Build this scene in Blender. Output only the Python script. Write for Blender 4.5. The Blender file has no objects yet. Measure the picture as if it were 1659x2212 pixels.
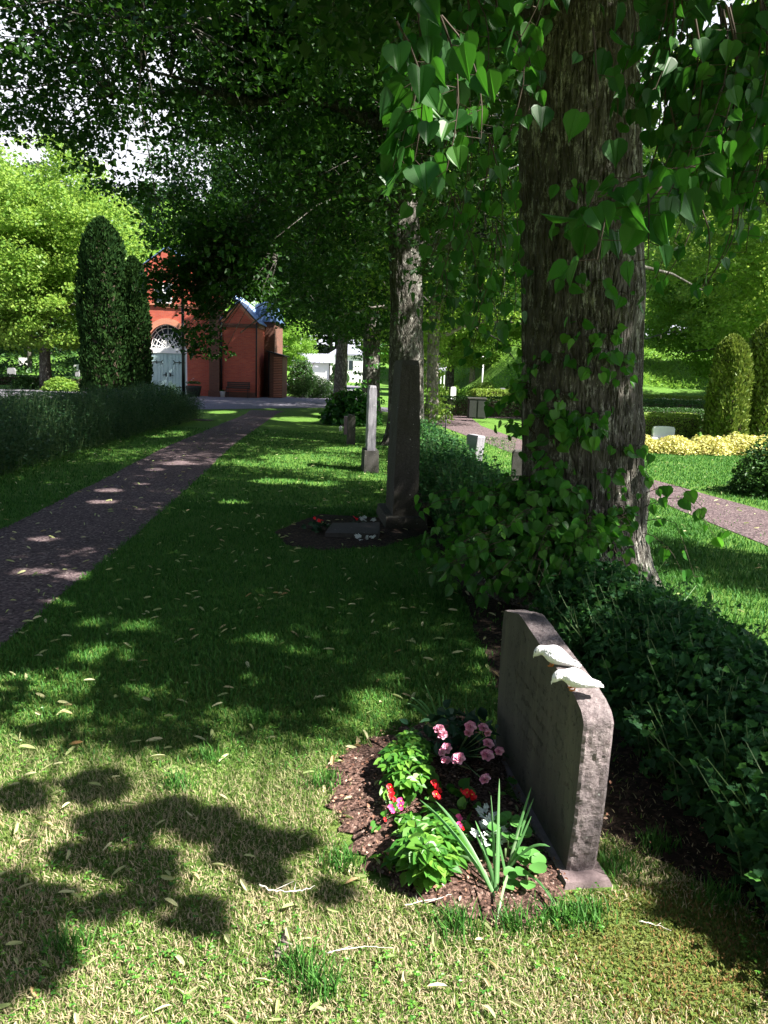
import bpy, math, random
import numpy as np
from mathutils import Vector

# ---------------------------------------------------------------- camera, light, exposure
S = bpy.context.scene
COL = S.collection
PITCH, ROLL, FPX = math.radians(9.73), math.radians(1.9), 1726.0
EYE = np.array([0.0, 0.0, 1.6])
_F = np.array([0, math.cos(PITCH), -math.sin(PITCH)])
_u = np.array([0, math.sin(PITCH), math.cos(PITCH)])
_r = np.array([1.0, 0, 0])
_R = _r * math.cos(ROLL) + _u * math.sin(ROLL)
_U = _u * math.cos(ROLL) - _r * math.sin(ROLL)
cam = bpy.data.cameras.new('camera')
camo = bpy.data.objects.new('camera', cam)
COL.objects.link(camo)
from mathutils import Matrix
m = Matrix(((_R[0], _U[0], -_F[0], EYE[0]), (_R[1], _U[1], -_F[1], EYE[1]), (_R[2], _U[2], -_F[2], EYE[2]), (0, 0, 0, 1)))
camo.matrix_world = m
cam.sensor_fit = 'VERTICAL'; cam.sensor_height = 24.0; cam.lens = 24.0 * FPX / 2212.0
cam.clip_start = 0.05; cam.clip_end = 3000
S.camera = camo

SUN_EL = math.radians(50)
SXY = np.array([0.90, -0.43]); SXY = SXY / np.linalg.norm(SXY)
COT = 1 / math.tan(SUN_EL)
sun = bpy.data.lights.new('sun', 'SUN'); sun.energy = 5.0; sun.angle = math.radians(0.55); sun.color = (1.0, 0.95, 0.86)
suno = bpy.data.objects.new('sun', sun); COL.objects.link(suno)
sd = Vector((SXY[0] * math.cos(SUN_EL), SXY[1] * math.cos(SUN_EL), math.sin(SUN_EL)))
suno.rotation_euler = (-sd).to_track_quat('-Z', 'Y').to_euler()
W = bpy.data.worlds.new('World'); S.world = W; W.use_nodes = True
wn = W.node_tree.nodes; wl = W.node_tree.links
sky = wn.new('ShaderNodeTexSky'); sky.sky_type = 'NISHITA'; sky.sun_disc = False
sky.sun_elevation = SUN_EL; sky.sun_rotation = math.atan2(SXY[0], SXY[1])
sky.air_density = 1.0; sky.dust_density = 1.2
wn['Background'].inputs[1].default_value = 0.07
# a bright bank of thin cloud low in the sky
tcw = wn.new('ShaderNodeTexCoord'); sxw = wn.new('ShaderNodeSeparateXYZ'); wl.new(tcw.outputs['Generated'], sxw.inputs[0])
mrw = wn.new('ShaderNodeMapRange'); mrw.interpolation_type = 'SMOOTHSTEP'; mrw.inputs[1].default_value = .56; mrw.inputs[2].default_value = .3; wl.new(sxw.outputs[2], mrw.inputs[0])
nzw = wn.new('ShaderNodeTexNoise'); nzw.inputs['Scale'].default_value = 2.5; nzw.inputs['Detail'].default_value = 5; wl.new(tcw.outputs['Generated'], nzw.inputs['Vector'])
mxw = wn.new('ShaderNodeMath'); mxw.operation = 'MULTIPLY'; wl.new(mrw.outputs[0], mxw.inputs[0])
mr2 = wn.new('ShaderNodeMapRange'); mr2.inputs[1].default_value = .25; mr2.inputs[2].default_value = .5; wl.new(nzw.outputs['Fac'], mr2.inputs[0]); wl.new(mr2.outputs[0], mxw.inputs[1])
mcw = wn.new('ShaderNodeMix'); mcw.data_type = 'RGBA'; wl.new(mxw.outputs[0], mcw.inputs[0]); wl.new(sky.outputs[0], mcw.inputs[6]); mcw.inputs[7].default_value = (5.2, 5.3, 5.8, 1)
wl.new(mcw.outputs[2], wn['Background'].inputs[0])
S.view_settings.view_transform = 'Standard'; S.view_settings.look = 'None'
S.view_settings.exposure = 1.95; S.view_settings.gamma = 1
S.cycles.use_denoising = True
S.cycles.max_bounces = 6; S.cycles.diffuse_bounces = 3; S.cycles.transmission_bounces = 4
S.cycles.glossy_bounces = 2; S.cycles.sample_clamp_indirect = 6

# ---------------------------------------------------------------- helpers
def ray(u, v):
    return _F + (u - 829.5) / FPX * _R - (v - 1106) / FPX * _U
def G(u, v, z=0.0):
    d = ray(u, v); return EYE + d * (z - EYE[2]) / d[2]
def P(u, v, Y):
    d = ray(u, v); return EYE + d * Y / d[1]
rng = np.random.default_rng(7)

def vnoise(x, y, z=0.0, seed=0):
    """value noise, smooth, 0..1, vectorised"""
    x, y, z = np.broadcast_arrays(np.asarray(x, float), np.asarray(y, float), np.asarray(z, float))
    xi, yi, zi = np.floor(x).astype(np.int64), np.floor(y).astype(np.int64), np.floor(z).astype(np.int64)
    fx, fy, fz = x - xi, y - yi, z - zi
    fx, fy, fz = [t * t * (3 - 2 * t) for t in (fx, fy, fz)]
    def h(a, b, c):
        n = (a * 374761393 + b * 668265263 + c * 2147483647 + seed * 974634777) & 0xffffffff
        n = ((n ^ (n >> 13)) * 1274126177) & 0xffffffff
        return ((n ^ (n >> 16)) & 0xffff) / 65535.0
    r = 0
    for dx in (0, 1):
        for dy in (0, 1):
            for dz in (0, 1):
                r = r + h(xi + dx, yi + dy, zi + dz) * (fx if dx else 1 - fx) * (fy if dy else 1 - fy) * (fz if dz else 1 - fz)
    return r
def fbm(x, y, z=0.0, o=3, seed=0):
    s, a, t = 0, 1.0, 0
    for k in range(o):
        s = s + a * vnoise(x * 2 ** k, y * 2 ** k, np.asarray(z) * 2 ** k, seed + k); t += a; a *= 0.5
    return s / t

def inpoly(x, y, poly):
    x = np.asarray(x); y = np.asarray(y); c = np.zeros(x.shape, bool); n = len(poly)
    for i in range(n):
        x1, y1 = poly[i]; x2, y2 = poly[(i + 1) % n]
        k = ((y1 > y) != (y2 > y)) & (x < (x2 - x1) * (y - y1) / (y2 - y1 + 1e-12) + x1)
        c ^= k
    return c

class MB:
    """collects vertices and faces of mixed size"""
    def __init__(s): s.V = []; s.F = []; s.n = 0
    def add(s, V, *Fs):
        V = np.asarray(V, float).reshape(-1, 3)
        for F in Fs:
            if isinstance(F, list) and F and not all(len(f) == len(F[0]) for f in F):
                for f in F: s.F.append(np.asarray([f]) + s.n)
            else:
                F = np.asarray(F)
                if F.size: s.F.append(F + s.n)
        s.V.append(V); s.n += len(V); return s
    def box(s, c, d, rz=0.0, taper=1.0, lean=(0, 0)):
        """c = centre of the base, d = sizes, taper = top scale"""
        hx, hy = d[0] / 2, d[1] / 2; q = []
        for z, k in ((0, 1.0), (d[2], taper)):
            for x, y in ((-hx, -hy), (hx, -hy), (hx, hy), (-hx, hy)):
                X, Y = x * k + (lean[0] if z else 0), y * k + (lean[1] if z else 0)
                q.append((c[0] + X * math.cos(rz) - Y * math.sin(rz), c[1] + X * math.sin(rz) + Y * math.cos(rz), c[2] + z))
        return s.add(q, [(0, 3, 2, 1), (4, 5, 6, 7), (0, 1, 5, 4), (1, 2, 6, 5), (2, 3, 7, 6), (3, 0, 4, 7)])
    def tube(s, pts, rad, n=8, cap=True):
        pts = np.asarray(pts, float); m_ = len(pts); rad = np.broadcast_to(rad, (m_,))
        T = np.gradient(pts, axis=0); T /= np.linalg.norm(T, axis=1)[:, None] + 1e-9
        ref = np.array([0, 0, 1.0]) if abs(T[0][2]) < .9 else np.array([1.0, 0, 0])
        A = np.cross(T, ref); A /= np.linalg.norm(A, axis=1)[:, None] + 1e-9
        B = np.cross(T, A); th = np.linspace(0, 2 * np.pi, n, endpoint=False)
        V = pts[:, None] + rad[:, None, None] * (A[:, None] * np.cos(th)[None, :, None] + B[:, None] * np.sin(th)[None, :, None])
        i = np.arange(m_ - 1)[:, None] * n; j = np.arange(n)[None]; jn = (j + 1) % n
        Q = np.stack([i + j, i + n + j, i + n + jn, i + jn], -1).reshape(-1, 4)
        s.add(V.reshape(-1, 3), Q)
        if cap:
            s.F.append(np.array([list(range(n))]) + s.n - m_ * n); s.F.append(np.array([list(range(n))[::-1]]) + s.n - n)
        return s
    def lathe(s, prof, c=(0, 0, 0), n=16):
        V = []; th = np.linspace(0, 2 * np.pi, n, endpoint=False)
        for r, z in prof: V += [(c[0] + r * math.cos(t), c[1] + r * math.sin(t), c[2] + z) for t in th]
        m_ = len(prof); i = np.arange(m_ - 1)[:, None] * n; j = np.arange(n)[None]; jn = (j + 1) % n
        s.add(V, np.stack([i + j, i + jn, i + n + jn, i + n + j], -1).reshape(-1, 4))
        s.F.append(np.array([list(range(n))[::-1]]) + s.n - m_ * n); s.F.append(np.array([list(range(n))]) + s.n - n)
        return s
    def prism(s, poly, y0, y1):
        """poly in x,z extruded along y"""
        n = len(poly); V = [(x, y0, z) for x, z in poly] + [(x, y1, z) for x, z in poly]
        s.add(V, [tuple(range(n))], [tuple(range(2 * n - 1, n - 1, -1))], [(i, i + n, (i + 1) % n + n, (i + 1) % n) for i in range(n)])
        return s
    def mesh(s, name, smooth=False):
        V = np.concatenate(s.V) if s.V else np.zeros((0, 3))
        me = bpy.data.meshes.new(name)
        me.vertices.add(len(V)); me.vertices.foreach_set('co', V.astype(np.float32).ravel())
        tot = np.concatenate([np.full(len(F), F.shape[1]) for F in s.F]) if s.F else np.zeros(0, int)
        idx = np.concatenate([F.ravel() for F in s.F]) if s.F else np.zeros(0, int)
        me.loops.add(len(idx)); me.loops.foreach_set('vertex_index', idx.astype(np.int32))
        me.polygons.add(len(tot)); st = np.concatenate([[0], np.cumsum(tot)[:-1]])
        me.polygons.foreach_set('loop_start', st.astype(np.int32)); me.polygons.foreach_set('loop_total', tot.astype(np.int32))
        me.polygons.foreach_set('use_smooth', np.full(len(tot), smooth))
        me.update(calc_edges=True); me.validate()
        return me

def tag(o, label=None, cat=None, group=None, kind=None):
    for k, v in (('label', label), ('category', cat), ('group', group), ('kind', kind)):
        if v: o[k] = v
    return o
def empty(name, loc, label, cat, group=None, rz=0.0):
    o = bpy.data.objects.new(name, None); COL.objects.link(o)
    o.location = [float(t) for t in loc]; o.rotation_euler = (0, 0, rz); o.empty_display_size = .2
    return tag(o, label, cat, group)
def obj(name, mb, mat, parent=None, smooth=False, origin=None, label=None):
    """link a mesh; origin = world point its vertices are measured from (given in world space)"""
    if origin is not None: mb.V = [v - np.asarray(origin) for v in mb.V]
    me = mb.mesh(name, smooth) if isinstance(mb, MB) else mb
    o = bpy.data.objects.new(name, me); COL.objects.link(o)
    if mat is not None:
        me.materials.append(mat)
    if parent is not None: o.parent = parent
    elif origin is not None: o.location = [float(t) for t in origin]
    if label: o['label'] = label
    return o
def copy_tree(o, parent=None):
    c = o.copy(); COL.objects.link(c)
    if parent is not None: c.parent = parent
    for ch in list(o.children): copy_tree(ch, c)
    return c

# ---------------------------------------------------------------- materials
def newmat(name):
    mt = bpy.data.materials.new(name); mt.use_nodes = True; nt = mt.node_tree
    return mt, nt, nt.nodes['Principled BSDF']
def N(nt, t, **kw):
    n = nt.nodes.new(t)
    for k, v in kw.items():
        if k.startswith('i'): n.inputs[int(k[1:])].default_value = v
        else: setattr(n, k, v)
    return n
def ramp(nt, fac, stops, interp='LINEAR'):
    r = nt.nodes.new('ShaderNodeValToRGB'); cr = r.color_ramp; cr.interpolation = interp
    while len(cr.elements) < len(stops): cr.elements.new(0.5)
    for e, (p_, c) in zip(cr.elements, stops): e.position = p_; e.color = (*c, 1) if len(c) == 3 else c
    nt.links.new(fac, r.inputs[0]); return r.outputs[0]
def coords(nt, scale=(1, 1, 1), kind='Object'):
    tc = nt.nodes.new('ShaderNodeTexCoord'); mp = nt.nodes.new('ShaderNodeMapping'); mp.inputs['Scale'].default_value = scale
    nt.links.new(tc.outputs[kind], mp.inputs[0]); return mp.outputs[0]
def tex(nt, vec, scale, detail=3, rough=.55, kind='NOISE', feature=None):
    if kind == 'NOISE':
        t = N(nt, 'ShaderNodeTexNoise'); t.inputs['Scale'].default_value = scale; t.inputs['Detail'].default_value = detail; t.inputs['Roughness'].default_value = rough
        nt.links.new(vec, t.inputs['Vector']); return t.outputs['Fac']
    t = N(nt, 'ShaderNodeTexVoronoi'); t.inputs['Scale'].default_value = scale
    if feature: t.feature = feature
    nt.links.new(vec, t.inputs['Vector']); return t.outputs['Distance'] if kind == 'VOR' else t.outputs['Color']
def mix(nt, fac, a, b, mode='MIX'):
    n = nt.nodes.new('ShaderNodeMix'); n.data_type = 'RGBA'; n.blend_type = mode
    for i, x in ((0, fac), (6, a), (7, b)):
        if isinstance(x, (int, float)): n.inputs[i].default_value = x
        elif isinstance(x, tuple): n.inputs[i].default_value = (*x, 1)
        else: nt.links.new(x, n.inputs[i])
    return n.outputs[2]
def bump(nt, h, strength, dist, bsdf):
    b = nt.nodes.new('ShaderNodeBump'); b.inputs['Strength'].default_value = strength; b.inputs['Distance'].default_value = dist
    nt.links.new(h, b.inputs['Height']); nt.links.new(b.outputs[0], bsdf.inputs['Normal'])

def leafmat(name, stops, trans=.4, tcol=(.16, .3, .03), rough=.45, spec=.3):
    mt, nt, b = newmat(name)
    g = nt.nodes.new('ShaderNodeNewGeometry')
    col = ramp(nt, g.outputs['Random Per Island'], stops)
    big = tex(nt, coords(nt), 1.1, 2)
    col = mix(nt, .55, col, ramp(nt, big, [(.3, (.45, .5, .45)), (.7, (.62, .6, .5))]), 'OVERLAY')
    nt.links.new(col, b.inputs['Base Color']); b.inputs['Roughness'].default_value = rough; b.inputs['Specular IOR Level'].default_value = spec
    tr = nt.nodes.new('ShaderNodeBsdfTranslucent')
    nt.links.new(mix(nt, .6, col, tcol), tr.inputs[0])
    ms = nt.nodes.new('ShaderNodeMixShader'); ms.inputs[0].default_value = trans
    nt.links.new(b.outputs[0], ms.inputs[1]); nt.links.new(tr.outputs[0], ms.inputs[2])
    nt.links.new(ms.outputs[0], nt.nodes['Material Output'].inputs[0]); return mt
def plain(name, col, rough=.6, metal=0.0, var=.15, scale=8, spec=.4, bmp=0.0):
    mt, nt, b = newmat(name); v = coords(nt); n_ = tex(nt, v, scale, 4)
    lo = tuple(c * (1 - var) for c in col); hi = tuple(min(1, c * (1 + var)) for c in col)
    nt.links.new(ramp(nt, n_, [(.3, lo), (.7, hi)]), b.inputs['Base Color'])
    b.inputs['Roughness'].default_value = rough; b.inputs['Metallic'].default_value = metal; b.inputs['Specular IOR Level'].default_value = spec
    if bmp: bump(nt, tex(nt, v, scale * 6, 4), .6, bmp, b)
    return mt
M = {}
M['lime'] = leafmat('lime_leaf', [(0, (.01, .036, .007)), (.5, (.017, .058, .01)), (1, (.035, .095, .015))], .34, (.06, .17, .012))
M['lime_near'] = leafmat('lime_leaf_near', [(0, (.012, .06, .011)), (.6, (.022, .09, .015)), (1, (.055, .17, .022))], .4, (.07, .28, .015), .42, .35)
M['lime_shoot'] = leafmat('lime_leaf_young', [(0, (.02, .1, .015)), (.6, (.045, .17, .025)), (1, (.11, .28, .035))], .42, (.1, .36, .02), .42, .35)  # young shoot leaves, with extra brightness put into the colour
M['lime_bright'] = leafmat('lime_leaf_sunny', [(0, (.09, .19, .03)), (.5, (.14, .26, .04)), (1, (.28, .4, .09))], .5, (.42, .6, .09))  # lit copy of the lime leaf: strong sun is put into its colour
M['maple'] = leafmat('maple_leaf', [(0, (.09, .2, .025)), (.5, (.14, .29, .04)), (1, (.22, .38, .07))], .5, (.36, .58, .08))
M['conifer'] = leafmat('conifer_needle', [(0, (.012, .035, .012)), (1, (.03, .07, .02))], .15, (.04, .09, .02))
M['thuja'] = leafmat('thuja_spray', [(0, (.01, .03, .009)), (1, (.022, .05, .012))], .12, (.05, .1, .02), .8, .05)
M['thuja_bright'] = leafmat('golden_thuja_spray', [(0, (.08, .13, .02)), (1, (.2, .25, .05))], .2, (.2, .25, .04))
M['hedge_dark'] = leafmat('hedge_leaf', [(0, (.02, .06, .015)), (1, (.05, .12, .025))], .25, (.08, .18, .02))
M['hedge_lit'] = leafmat('hedge_leaf_sunlit', [(0, (.1, .19, .03)), (1, (.27, .36, .06))], .3, (.26, .38, .04))  # lit copy of the hedge leaf, sunlight put into the colour
M['spirea'] = leafmat('yellow_shrub_leaf', [(0, (.42, .44, .13)), (.7, (.66, .63, .27)), (1, (.66, .5, .25))], .3, (.5, .45, .05))
M['herb'] = leafmat('grey_green_leaf', [(0, (.016, .05, .022)), (.8, (.03, .085, .033)), (1, (.06, .15, .05))], .25, (.06, .16, .04))
M['currant'] = leafmat('currant_leaf', [(0, (.02, .07, .028)), (.8, (.036, .115, .038)), (1, (.09, .25, .05))], .3, (.06, .2, .03), .6, .15)
M['dogwood'] = leafmat('dogwood_leaf', [(0, (.035, .14, .022)), (.5, (.075, .22, .03)), (1, (.17, .34, .05))], .32, (.14, .36, .04), .4, .4)
M['blade'] = leafmat('narcissus_leaf', [(0, (.08, .22, .07)), (.7, (.13, .3, .11)), (1, (.3, .42, .25))], .35, (.2, .45, .1), .4, .4)
M['rose_leaf'] = leafmat('rose_foliage', [(0, (.01, .04, .02)), (1, (.03, .08, .04))], .15, (.03, .1, .03), .5)
M['silver'] = leafmat('silver_leaf', [(0, (.55, .6, .6)), (1, (.75, .78, .78))], .15, (.6, .65, .6), .7)
M['stonecrop'] = leafmat('stonecrop_leaf', [(0, (.07, .2, .05)), (1, (.12, .3, .08))], .3, (.15, .4, .05), .35)
M['bract'] = leafmat('fallen_bract', [(0, (.26, .34, .13)), (.5, (.46, .48, .25)), (.85, (.6, .57, .38)), (1, (.38, .22, .1))], .3, (.5, .5, .2), .6)
M['grass'] = None

# turf of the ground sheet: green in the far lawns, thatch and moss showing near the graves
mt, nt, b = newmat('lawn')
v = coords(nt)
n1 = tex(nt, v, 55, 5, .7); n2 = tex(nt, v, .9, 4, .6); n3 = tex(nt, v, 7, 4)
green = ramp(nt, n1, [(.3, (.024, .078, .012)), (.5, (.075, .165, .028)), (.72, (.19, .28, .07))])
thatch = ramp(nt, n1, [(.3, (.09, .075, .03)), (.55, (.22, .19, .08)), (.75, (.42, .38, .2))])
sep = nt.nodes.new('ShaderNodeSeparateXYZ'); nt.links.new(v, sep.inputs[0])
mr = nt.nodes.new('ShaderNodeMapRange'); mr.inputs[1].default_value = 2.1; mr.inputs[2].default_value = 3.5; mr.inputs[3].default_value = .55; mr.inputs[4].default_value = 0
nt.links.new(sep.outputs[1], mr.inputs[0])
ad = N(nt, 'ShaderNodeMath', operation='MULTIPLY'); nt.links.new(mr.outputs[0], ad.inputs[0]); nt.links.new(ramp(nt, n3, [(.35, (.2, .2, .2)), (.6, (1, 1, 1))]), ad.inputs[1])
col = mix(nt, ad.outputs[0], green, thatch)
col = mix(nt, .5, col, ramp(nt, n2, [(.3, (.42, .45, .4)), (.7, (.6, .58, .48))]), 'OVERLAY')
nt.links.new(col, b.inputs['Base Color']); b.inputs['Roughness'].default_value = .9; b.inputs['Specular IOR Level'].default_value = .1
bump(nt, n1, .8, .03, b); M['lawn'] = mt

def grassmat(name, a, bb, straw, amount, fade=None):
    mt, nt, b = newmat(name); g = nt.nodes.new('ShaderNodeNewGeometry')
    r_ = g.outputs['Random Per Island']
    green = ramp(nt, r_, [(0, a), (1, bb)])
    w = N(nt, 'ShaderNodeTexWhiteNoise', noise_dimensions='1D'); nt.links.new(r_, w.inputs['W'])
    n_ = tex(nt, coords(nt), 2.3, 3)
    s = N(nt, 'ShaderNodeMath', operation='ADD'); nt.links.new(w.outputs[0], s.inputs[0]); nt.links.new(n_, s.inputs[1])
    k = ramp(nt, s.outputs[0], [(amount, (0, 0, 0)), (min(1, amount + .12), (1, 1, 1))])
    h = N(nt, 'ShaderNodeMath', operation='MULTIPLY'); h.inputs[1].default_value = .5; nt.links.new(s.outputs[0], h.inputs[0])
    k = ramp(nt, h.outputs[0], [(amount, (0, 0, 0)), (min(1, amount + .06), (1, 1, 1))])
    if fade:   # thatch shows where the turf is thin, nearer than `fade`
        sp = nt.nodes.new('ShaderNodeSeparateXYZ'); nt.links.new(coords(nt), sp.inputs[0]); mrr = nt.nodes.new('ShaderNodeMapRange'); mrr.interpolation_type = 'SMOOTHSTEP'; mrr.inputs[1].default_value = fade[0]; mrr.inputs[2].default_value = fade[1]; mrr.inputs[3].default_value = 1; mrr.inputs[4].default_value = .12
        nt.links.new(sp.outputs[1], mrr.inputs[0]); km = N(nt, 'ShaderNodeMath', operation='MULTIPLY'); nt.links.new(k, km.inputs[0]); nt.links.new(mrr.outputs[0], km.inputs[1]); k = km.outputs[0]
    col = mix(nt, k, green, straw)
    nt.links.new(col, b.inputs['Base Color']); b.inputs['Roughness'].default_value = .6; b.inputs['Specular IOR Level'].default_value = .25
    tr = nt.nodes.new('ShaderNodeBsdfTranslucent'); nt.links.new(col, tr.inputs[0])
    ms = nt.nodes.new('ShaderNodeMixShader'); ms.inputs[0].default_value = .3
    nt.links.new(b.outputs[0], ms.inputs[1]); nt.links.new(tr.outputs[0], ms.inputs[2])
    nt.links.new(ms.outputs[0], nt.nodes['Material Output'].inputs[0]); return mt
M['grass_near'] = grassmat('grass_dry', (.045, .12, .014), (.17, .27, .05), (.46, .385, .24), .465, (2.4, 3.6))
M['grass_far'] = grassmat('grass_green', (.022, .1, .014), (.085, .23, .036), (.32, .35, .14), .78)
M['moss'] = grassmat('moss', (.07, .11, .016), (.18, .21, .04), (.26, .15, .06), .6)

def speckle(name, stops, scale, bscale, bdist, rough=.9, big=None):
    mt, nt, b = newmat(name); v = coords(nt)
    c = tex(nt, v, scale, kind='VORC'); bw = nt.nodes.new('ShaderNodeRGBToBW'); nt.links.new(c, bw.inputs[0])
    col = ramp(nt, bw.outputs[0], stops)
    n2 = tex(nt, v, 1.3, 4)
    col = mix(nt, .6, col, ramp(nt, n2, [(.3, (.4, .4, .4)), (.7, (.6, .59, .57))]), 'OVERLAY')
    nt.links.new(col, b.inputs['Base Color']); b.inputs['Roughness'].default_value = rough; b.inputs['Specular IOR Level'].default_value = .2
    bump(nt, tex(nt, v, bscale, 4, .7), .9, bdist, b); return mt
M['gravel'] = speckle('gravel_path', [(.1, (.05, .034, .04)), (.5, (.115, .082, .09)), (.8, (.19, .14, .145)), (1, (.36, .31, .3))], 55, 40, .04)
M['asphalt'] = speckle('asphalt', [(.1, (.12, .11, .14)), (.6, (.17, .16, .2)), (1, (.24, .23, .26))], 60, 50, .01)
M['mulch'] = speckle('mulch', [(.1, (.03, .016, .012)), (.5, (.11, .062, .05)), (.85, (.24, .15, .125)), (1, (.5, .4, .35))], 110, 60, .03)
M['soil'] = speckle('soil', [(.1, (.012, .009, .007)), (.6, (.03, .02, .015)), (1, (.09, .06, .045))], 60, 40, .03)
M['slope'] = speckle('slope_turf', [(.1, (.05, .1, .02)), (.6, (.12, .19, .05)), (1, (.3, .32, .14))], 3, 3, .2)

def stone(name, a, bb, dark, scale=60, lichen=None, stain=.5, rough=.85, bd=.004, polish=False):
    mt, nt, b = newmat(name); v = coords(nt)
    n1 = tex(nt, v, scale, 6, .75); n2 = tex(nt, v, 3.2, 5, .65)
    col = ramp(nt, n1, [(.3, a), (.7, bb)])
    col = mix(nt, ramp(nt, n2, [(.42, (0, 0, 0)), (.62, (stain,) * 3)]), col, dark)
    if lichen:
        l = tex(nt, v, 9, 5, .8); l2 = tex(nt, v, 24, kind='VOR')
        k = N(nt, 'ShaderNodeMath', operation='SUBTRACT'); nt.links.new(l, k.inputs[0]); nt.links.new(l2, k.inputs[1])
        col = mix(nt, ramp(nt, k.outputs[0], [(.44, (0, 0, 0)), (.48, (1, 1, 1))]), col, lichen)
    if polish:   # run-off streaks and pits on a dressed face
        stk = tex(nt, coords(nt, (9, 9, 1.1)), 1.6, 5, .7); col = mix(nt, ramp(nt, stk, [(.45, (0, 0, 0)), (.7, (.6, .6, .6))]), col, (.12, .11, .085))
        pit = tex(nt, coords(nt, (1, 1, 1)), 26, 5, .8); n1 = ramp(nt, pit, [(.36, (0, 0, 0)), (.44, (1, 1, 1))])
        col = mix(nt, ramp(nt, pit, [(.36, (.8, .8, .8)), (.42, (0, 0, 0))]), col, (.02, .018, .015))
    nt.links.new(col, b.inputs['Base Color']); b.inputs['Roughness'].default_value = rough
    bump(nt, n1, .9, bd, b); return mt
M['granite_face'] = stone('granite_face', (.045, .042, .036), (.085, .078, .066), (.035, .03, .024), 110, None, .6, .75, .003, True)
M['granite_edge'] = stone('rough_red_granite', (.12, .085, .09), (.39, .33, .33), (.04, .033, .037), 55, (.42, .42, .4), .95, .9, .02)
M['obelisk'] = stone('lichen_granite', (.025, .023, .02), (.085, .078, .068), (.03, .032, .015), 60, (.42, .43, .4), .6, .9, .008)
M['grey_stone'] = stone('grey_granite', (.2, .19, .22), (.34, .33, .36), (.14, .13, .16), 80, (.7, .7, .68), .4, .7, .002)
M['pale_stone'] = stone('pale_granite', (.6, .58, .6), (.8, .78, .79), (.5, .48, .5), 60, None, .4)
M['dark_stone'] = stone('dark_granite', (.03, .028, .028), (.07, .065, .06), (.03, .03, .02), 60, (.3, .3, .28), .5)
M['pink_stone'] = stone('pink_granite', (.14, .1, .105), (.24, .18, .185), (.08, .06, .06), 60, None, .4)

def bark(name, a, bb, patch, sc=1.0):
    mt, nt, b = newmat(name)
    v = coords(nt, (20 * sc, 20 * sc, 6.5 * sc)); v2 = coords(nt)
    n1 = tex(nt, v, 1.0, 6, .7); n2 = tex(nt, v2, 3.2, 6, .75)
    col = ramp(nt, n1, [(.3, a), (.72, bb)])
    pz = tex(nt, coords(nt, (1, 1, .4)), 13, 6, .85)
    col = mix(nt, ramp(nt, pz, [(.53, (0, 0, 0)), (.59, (.85, .85, .85))]), col, patch)
    col = mix(nt, ramp(nt, n2, [(.45, (0, 0, 0)), (.75, (.5, .5, .5))]), col, (.05, .055, .03))
    mo = tex(nt, coords(nt, (1, 1, .6)), 5.5, 5, .7); col = mix(nt, .75, col, ramp(nt, mo, [(.32, (.35, .33, .3)), (.65, (1, 1, 1))]), 'MULTIPLY')
    nt.links.new(col, b.inputs['Base Color']); b.inputs['Roughness'].default_value = .95; b.inputs['Specular IOR Level'].default_value = .15
    vc = tex(nt, coords(nt, (34 * sc, 34 * sc, 8 * sc)), 1.0, kind='VOR', feature='DISTANCE_TO_EDGE')
    hm = N(nt, 'ShaderNodeMath', operation='MULTIPLY'); nt.links.new(n1, hm.inputs[0]); nt.links.new(ramp(nt, vc, [(0, (.25,) * 3), (.25, (1,) * 3)]), hm.inputs[1])
    nt.links.new(mix(nt, .55, col, ramp(nt, vc, [(0, (.25, .23, .2)), (.2, (.6, .6, .6))]), 'MULTIPLY'), b.inputs['Base Color']) if False else None
    bump(nt, hm.outputs[0], 1.0, .035, b); return mt
M['bark'] = bark('lime_bark', (.045, .04, .036), (.19, .175, .16), (.46, .46, .42))
M['bark_pale'] = bark('pale_bark', (.12, .1, .09), (.42, .38, .36), (.55, .52, .48), .8)
M['twig'] = plain('twig_bark', (.05, .035, .022), .8)
M['stem'] = plain('green_stem', (.1, .17, .06), .6)

def brick(name, c1, c2, mortar, bw=.25, bh=.075):
    mt, nt, b = newmat(name)
    tc = nt.nodes.new('ShaderNodeTexCoord'); sx = nt.nodes.new('ShaderNodeSeparateXYZ'); nt.links.new(tc.outputs['Object'], sx.inputs[0])
    a_ = N(nt, 'ShaderNodeMath', operation='ADD'); nt.links.new(sx.outputs[0], a_.inputs[0]); nt.links.new(sx.outputs[1], a_.inputs[1])
    cx = nt.nodes.new('ShaderNodeCombineXYZ'); nt.links.new(a_.outputs[0], cx.inputs[0]); nt.links.new(sx.outputs[2], cx.inputs[1])
    t = nt.nodes.new('ShaderNodeTexBrick'); nt.links.new(cx.outputs[0], t.inputs['Vector'])
    t.inputs['Color1'].default_value = (*c1, 1); t.inputs['Color2'].default_value = (*c2, 1); t.inputs['Mortar'].default_value = (*mortar, 1)
    t.inputs['Scale'].default_value = 1; t.inputs['Brick Width'].default_value = bw; t.inputs['Row Height'].default_value = bh; t.inputs['Mortar Size'].default_value = .008
    big = tex(nt, coords(nt), 1.2, 4)
    col = mix(nt, .5, t.outputs['Color'], ramp(nt, big, [(.3, (.4, .4, .4)), (.7, (.6, .6, .6))]), 'OVERLAY')
    nt.links.new(col, b.inputs['Base Color']); b.inputs['Roughness'].default_value = .85
    bump(nt, t.outputs['Fac'], -.6, .01, b); return mt
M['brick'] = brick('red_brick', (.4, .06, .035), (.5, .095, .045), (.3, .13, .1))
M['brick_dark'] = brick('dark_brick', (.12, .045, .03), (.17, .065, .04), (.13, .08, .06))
M['brick_trim'] = brick('orange_brick', (.45, .16, .09), (.55, .2, .11), (.4, .25, .2))
M['render'] = plain('white_render', (.8, .79, .78), .9, var=.04, scale=2)
M['roof_blue'] = plain('blue_grey_metal', (.11, .18, .34), .4, .3, .2, 2)
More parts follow.
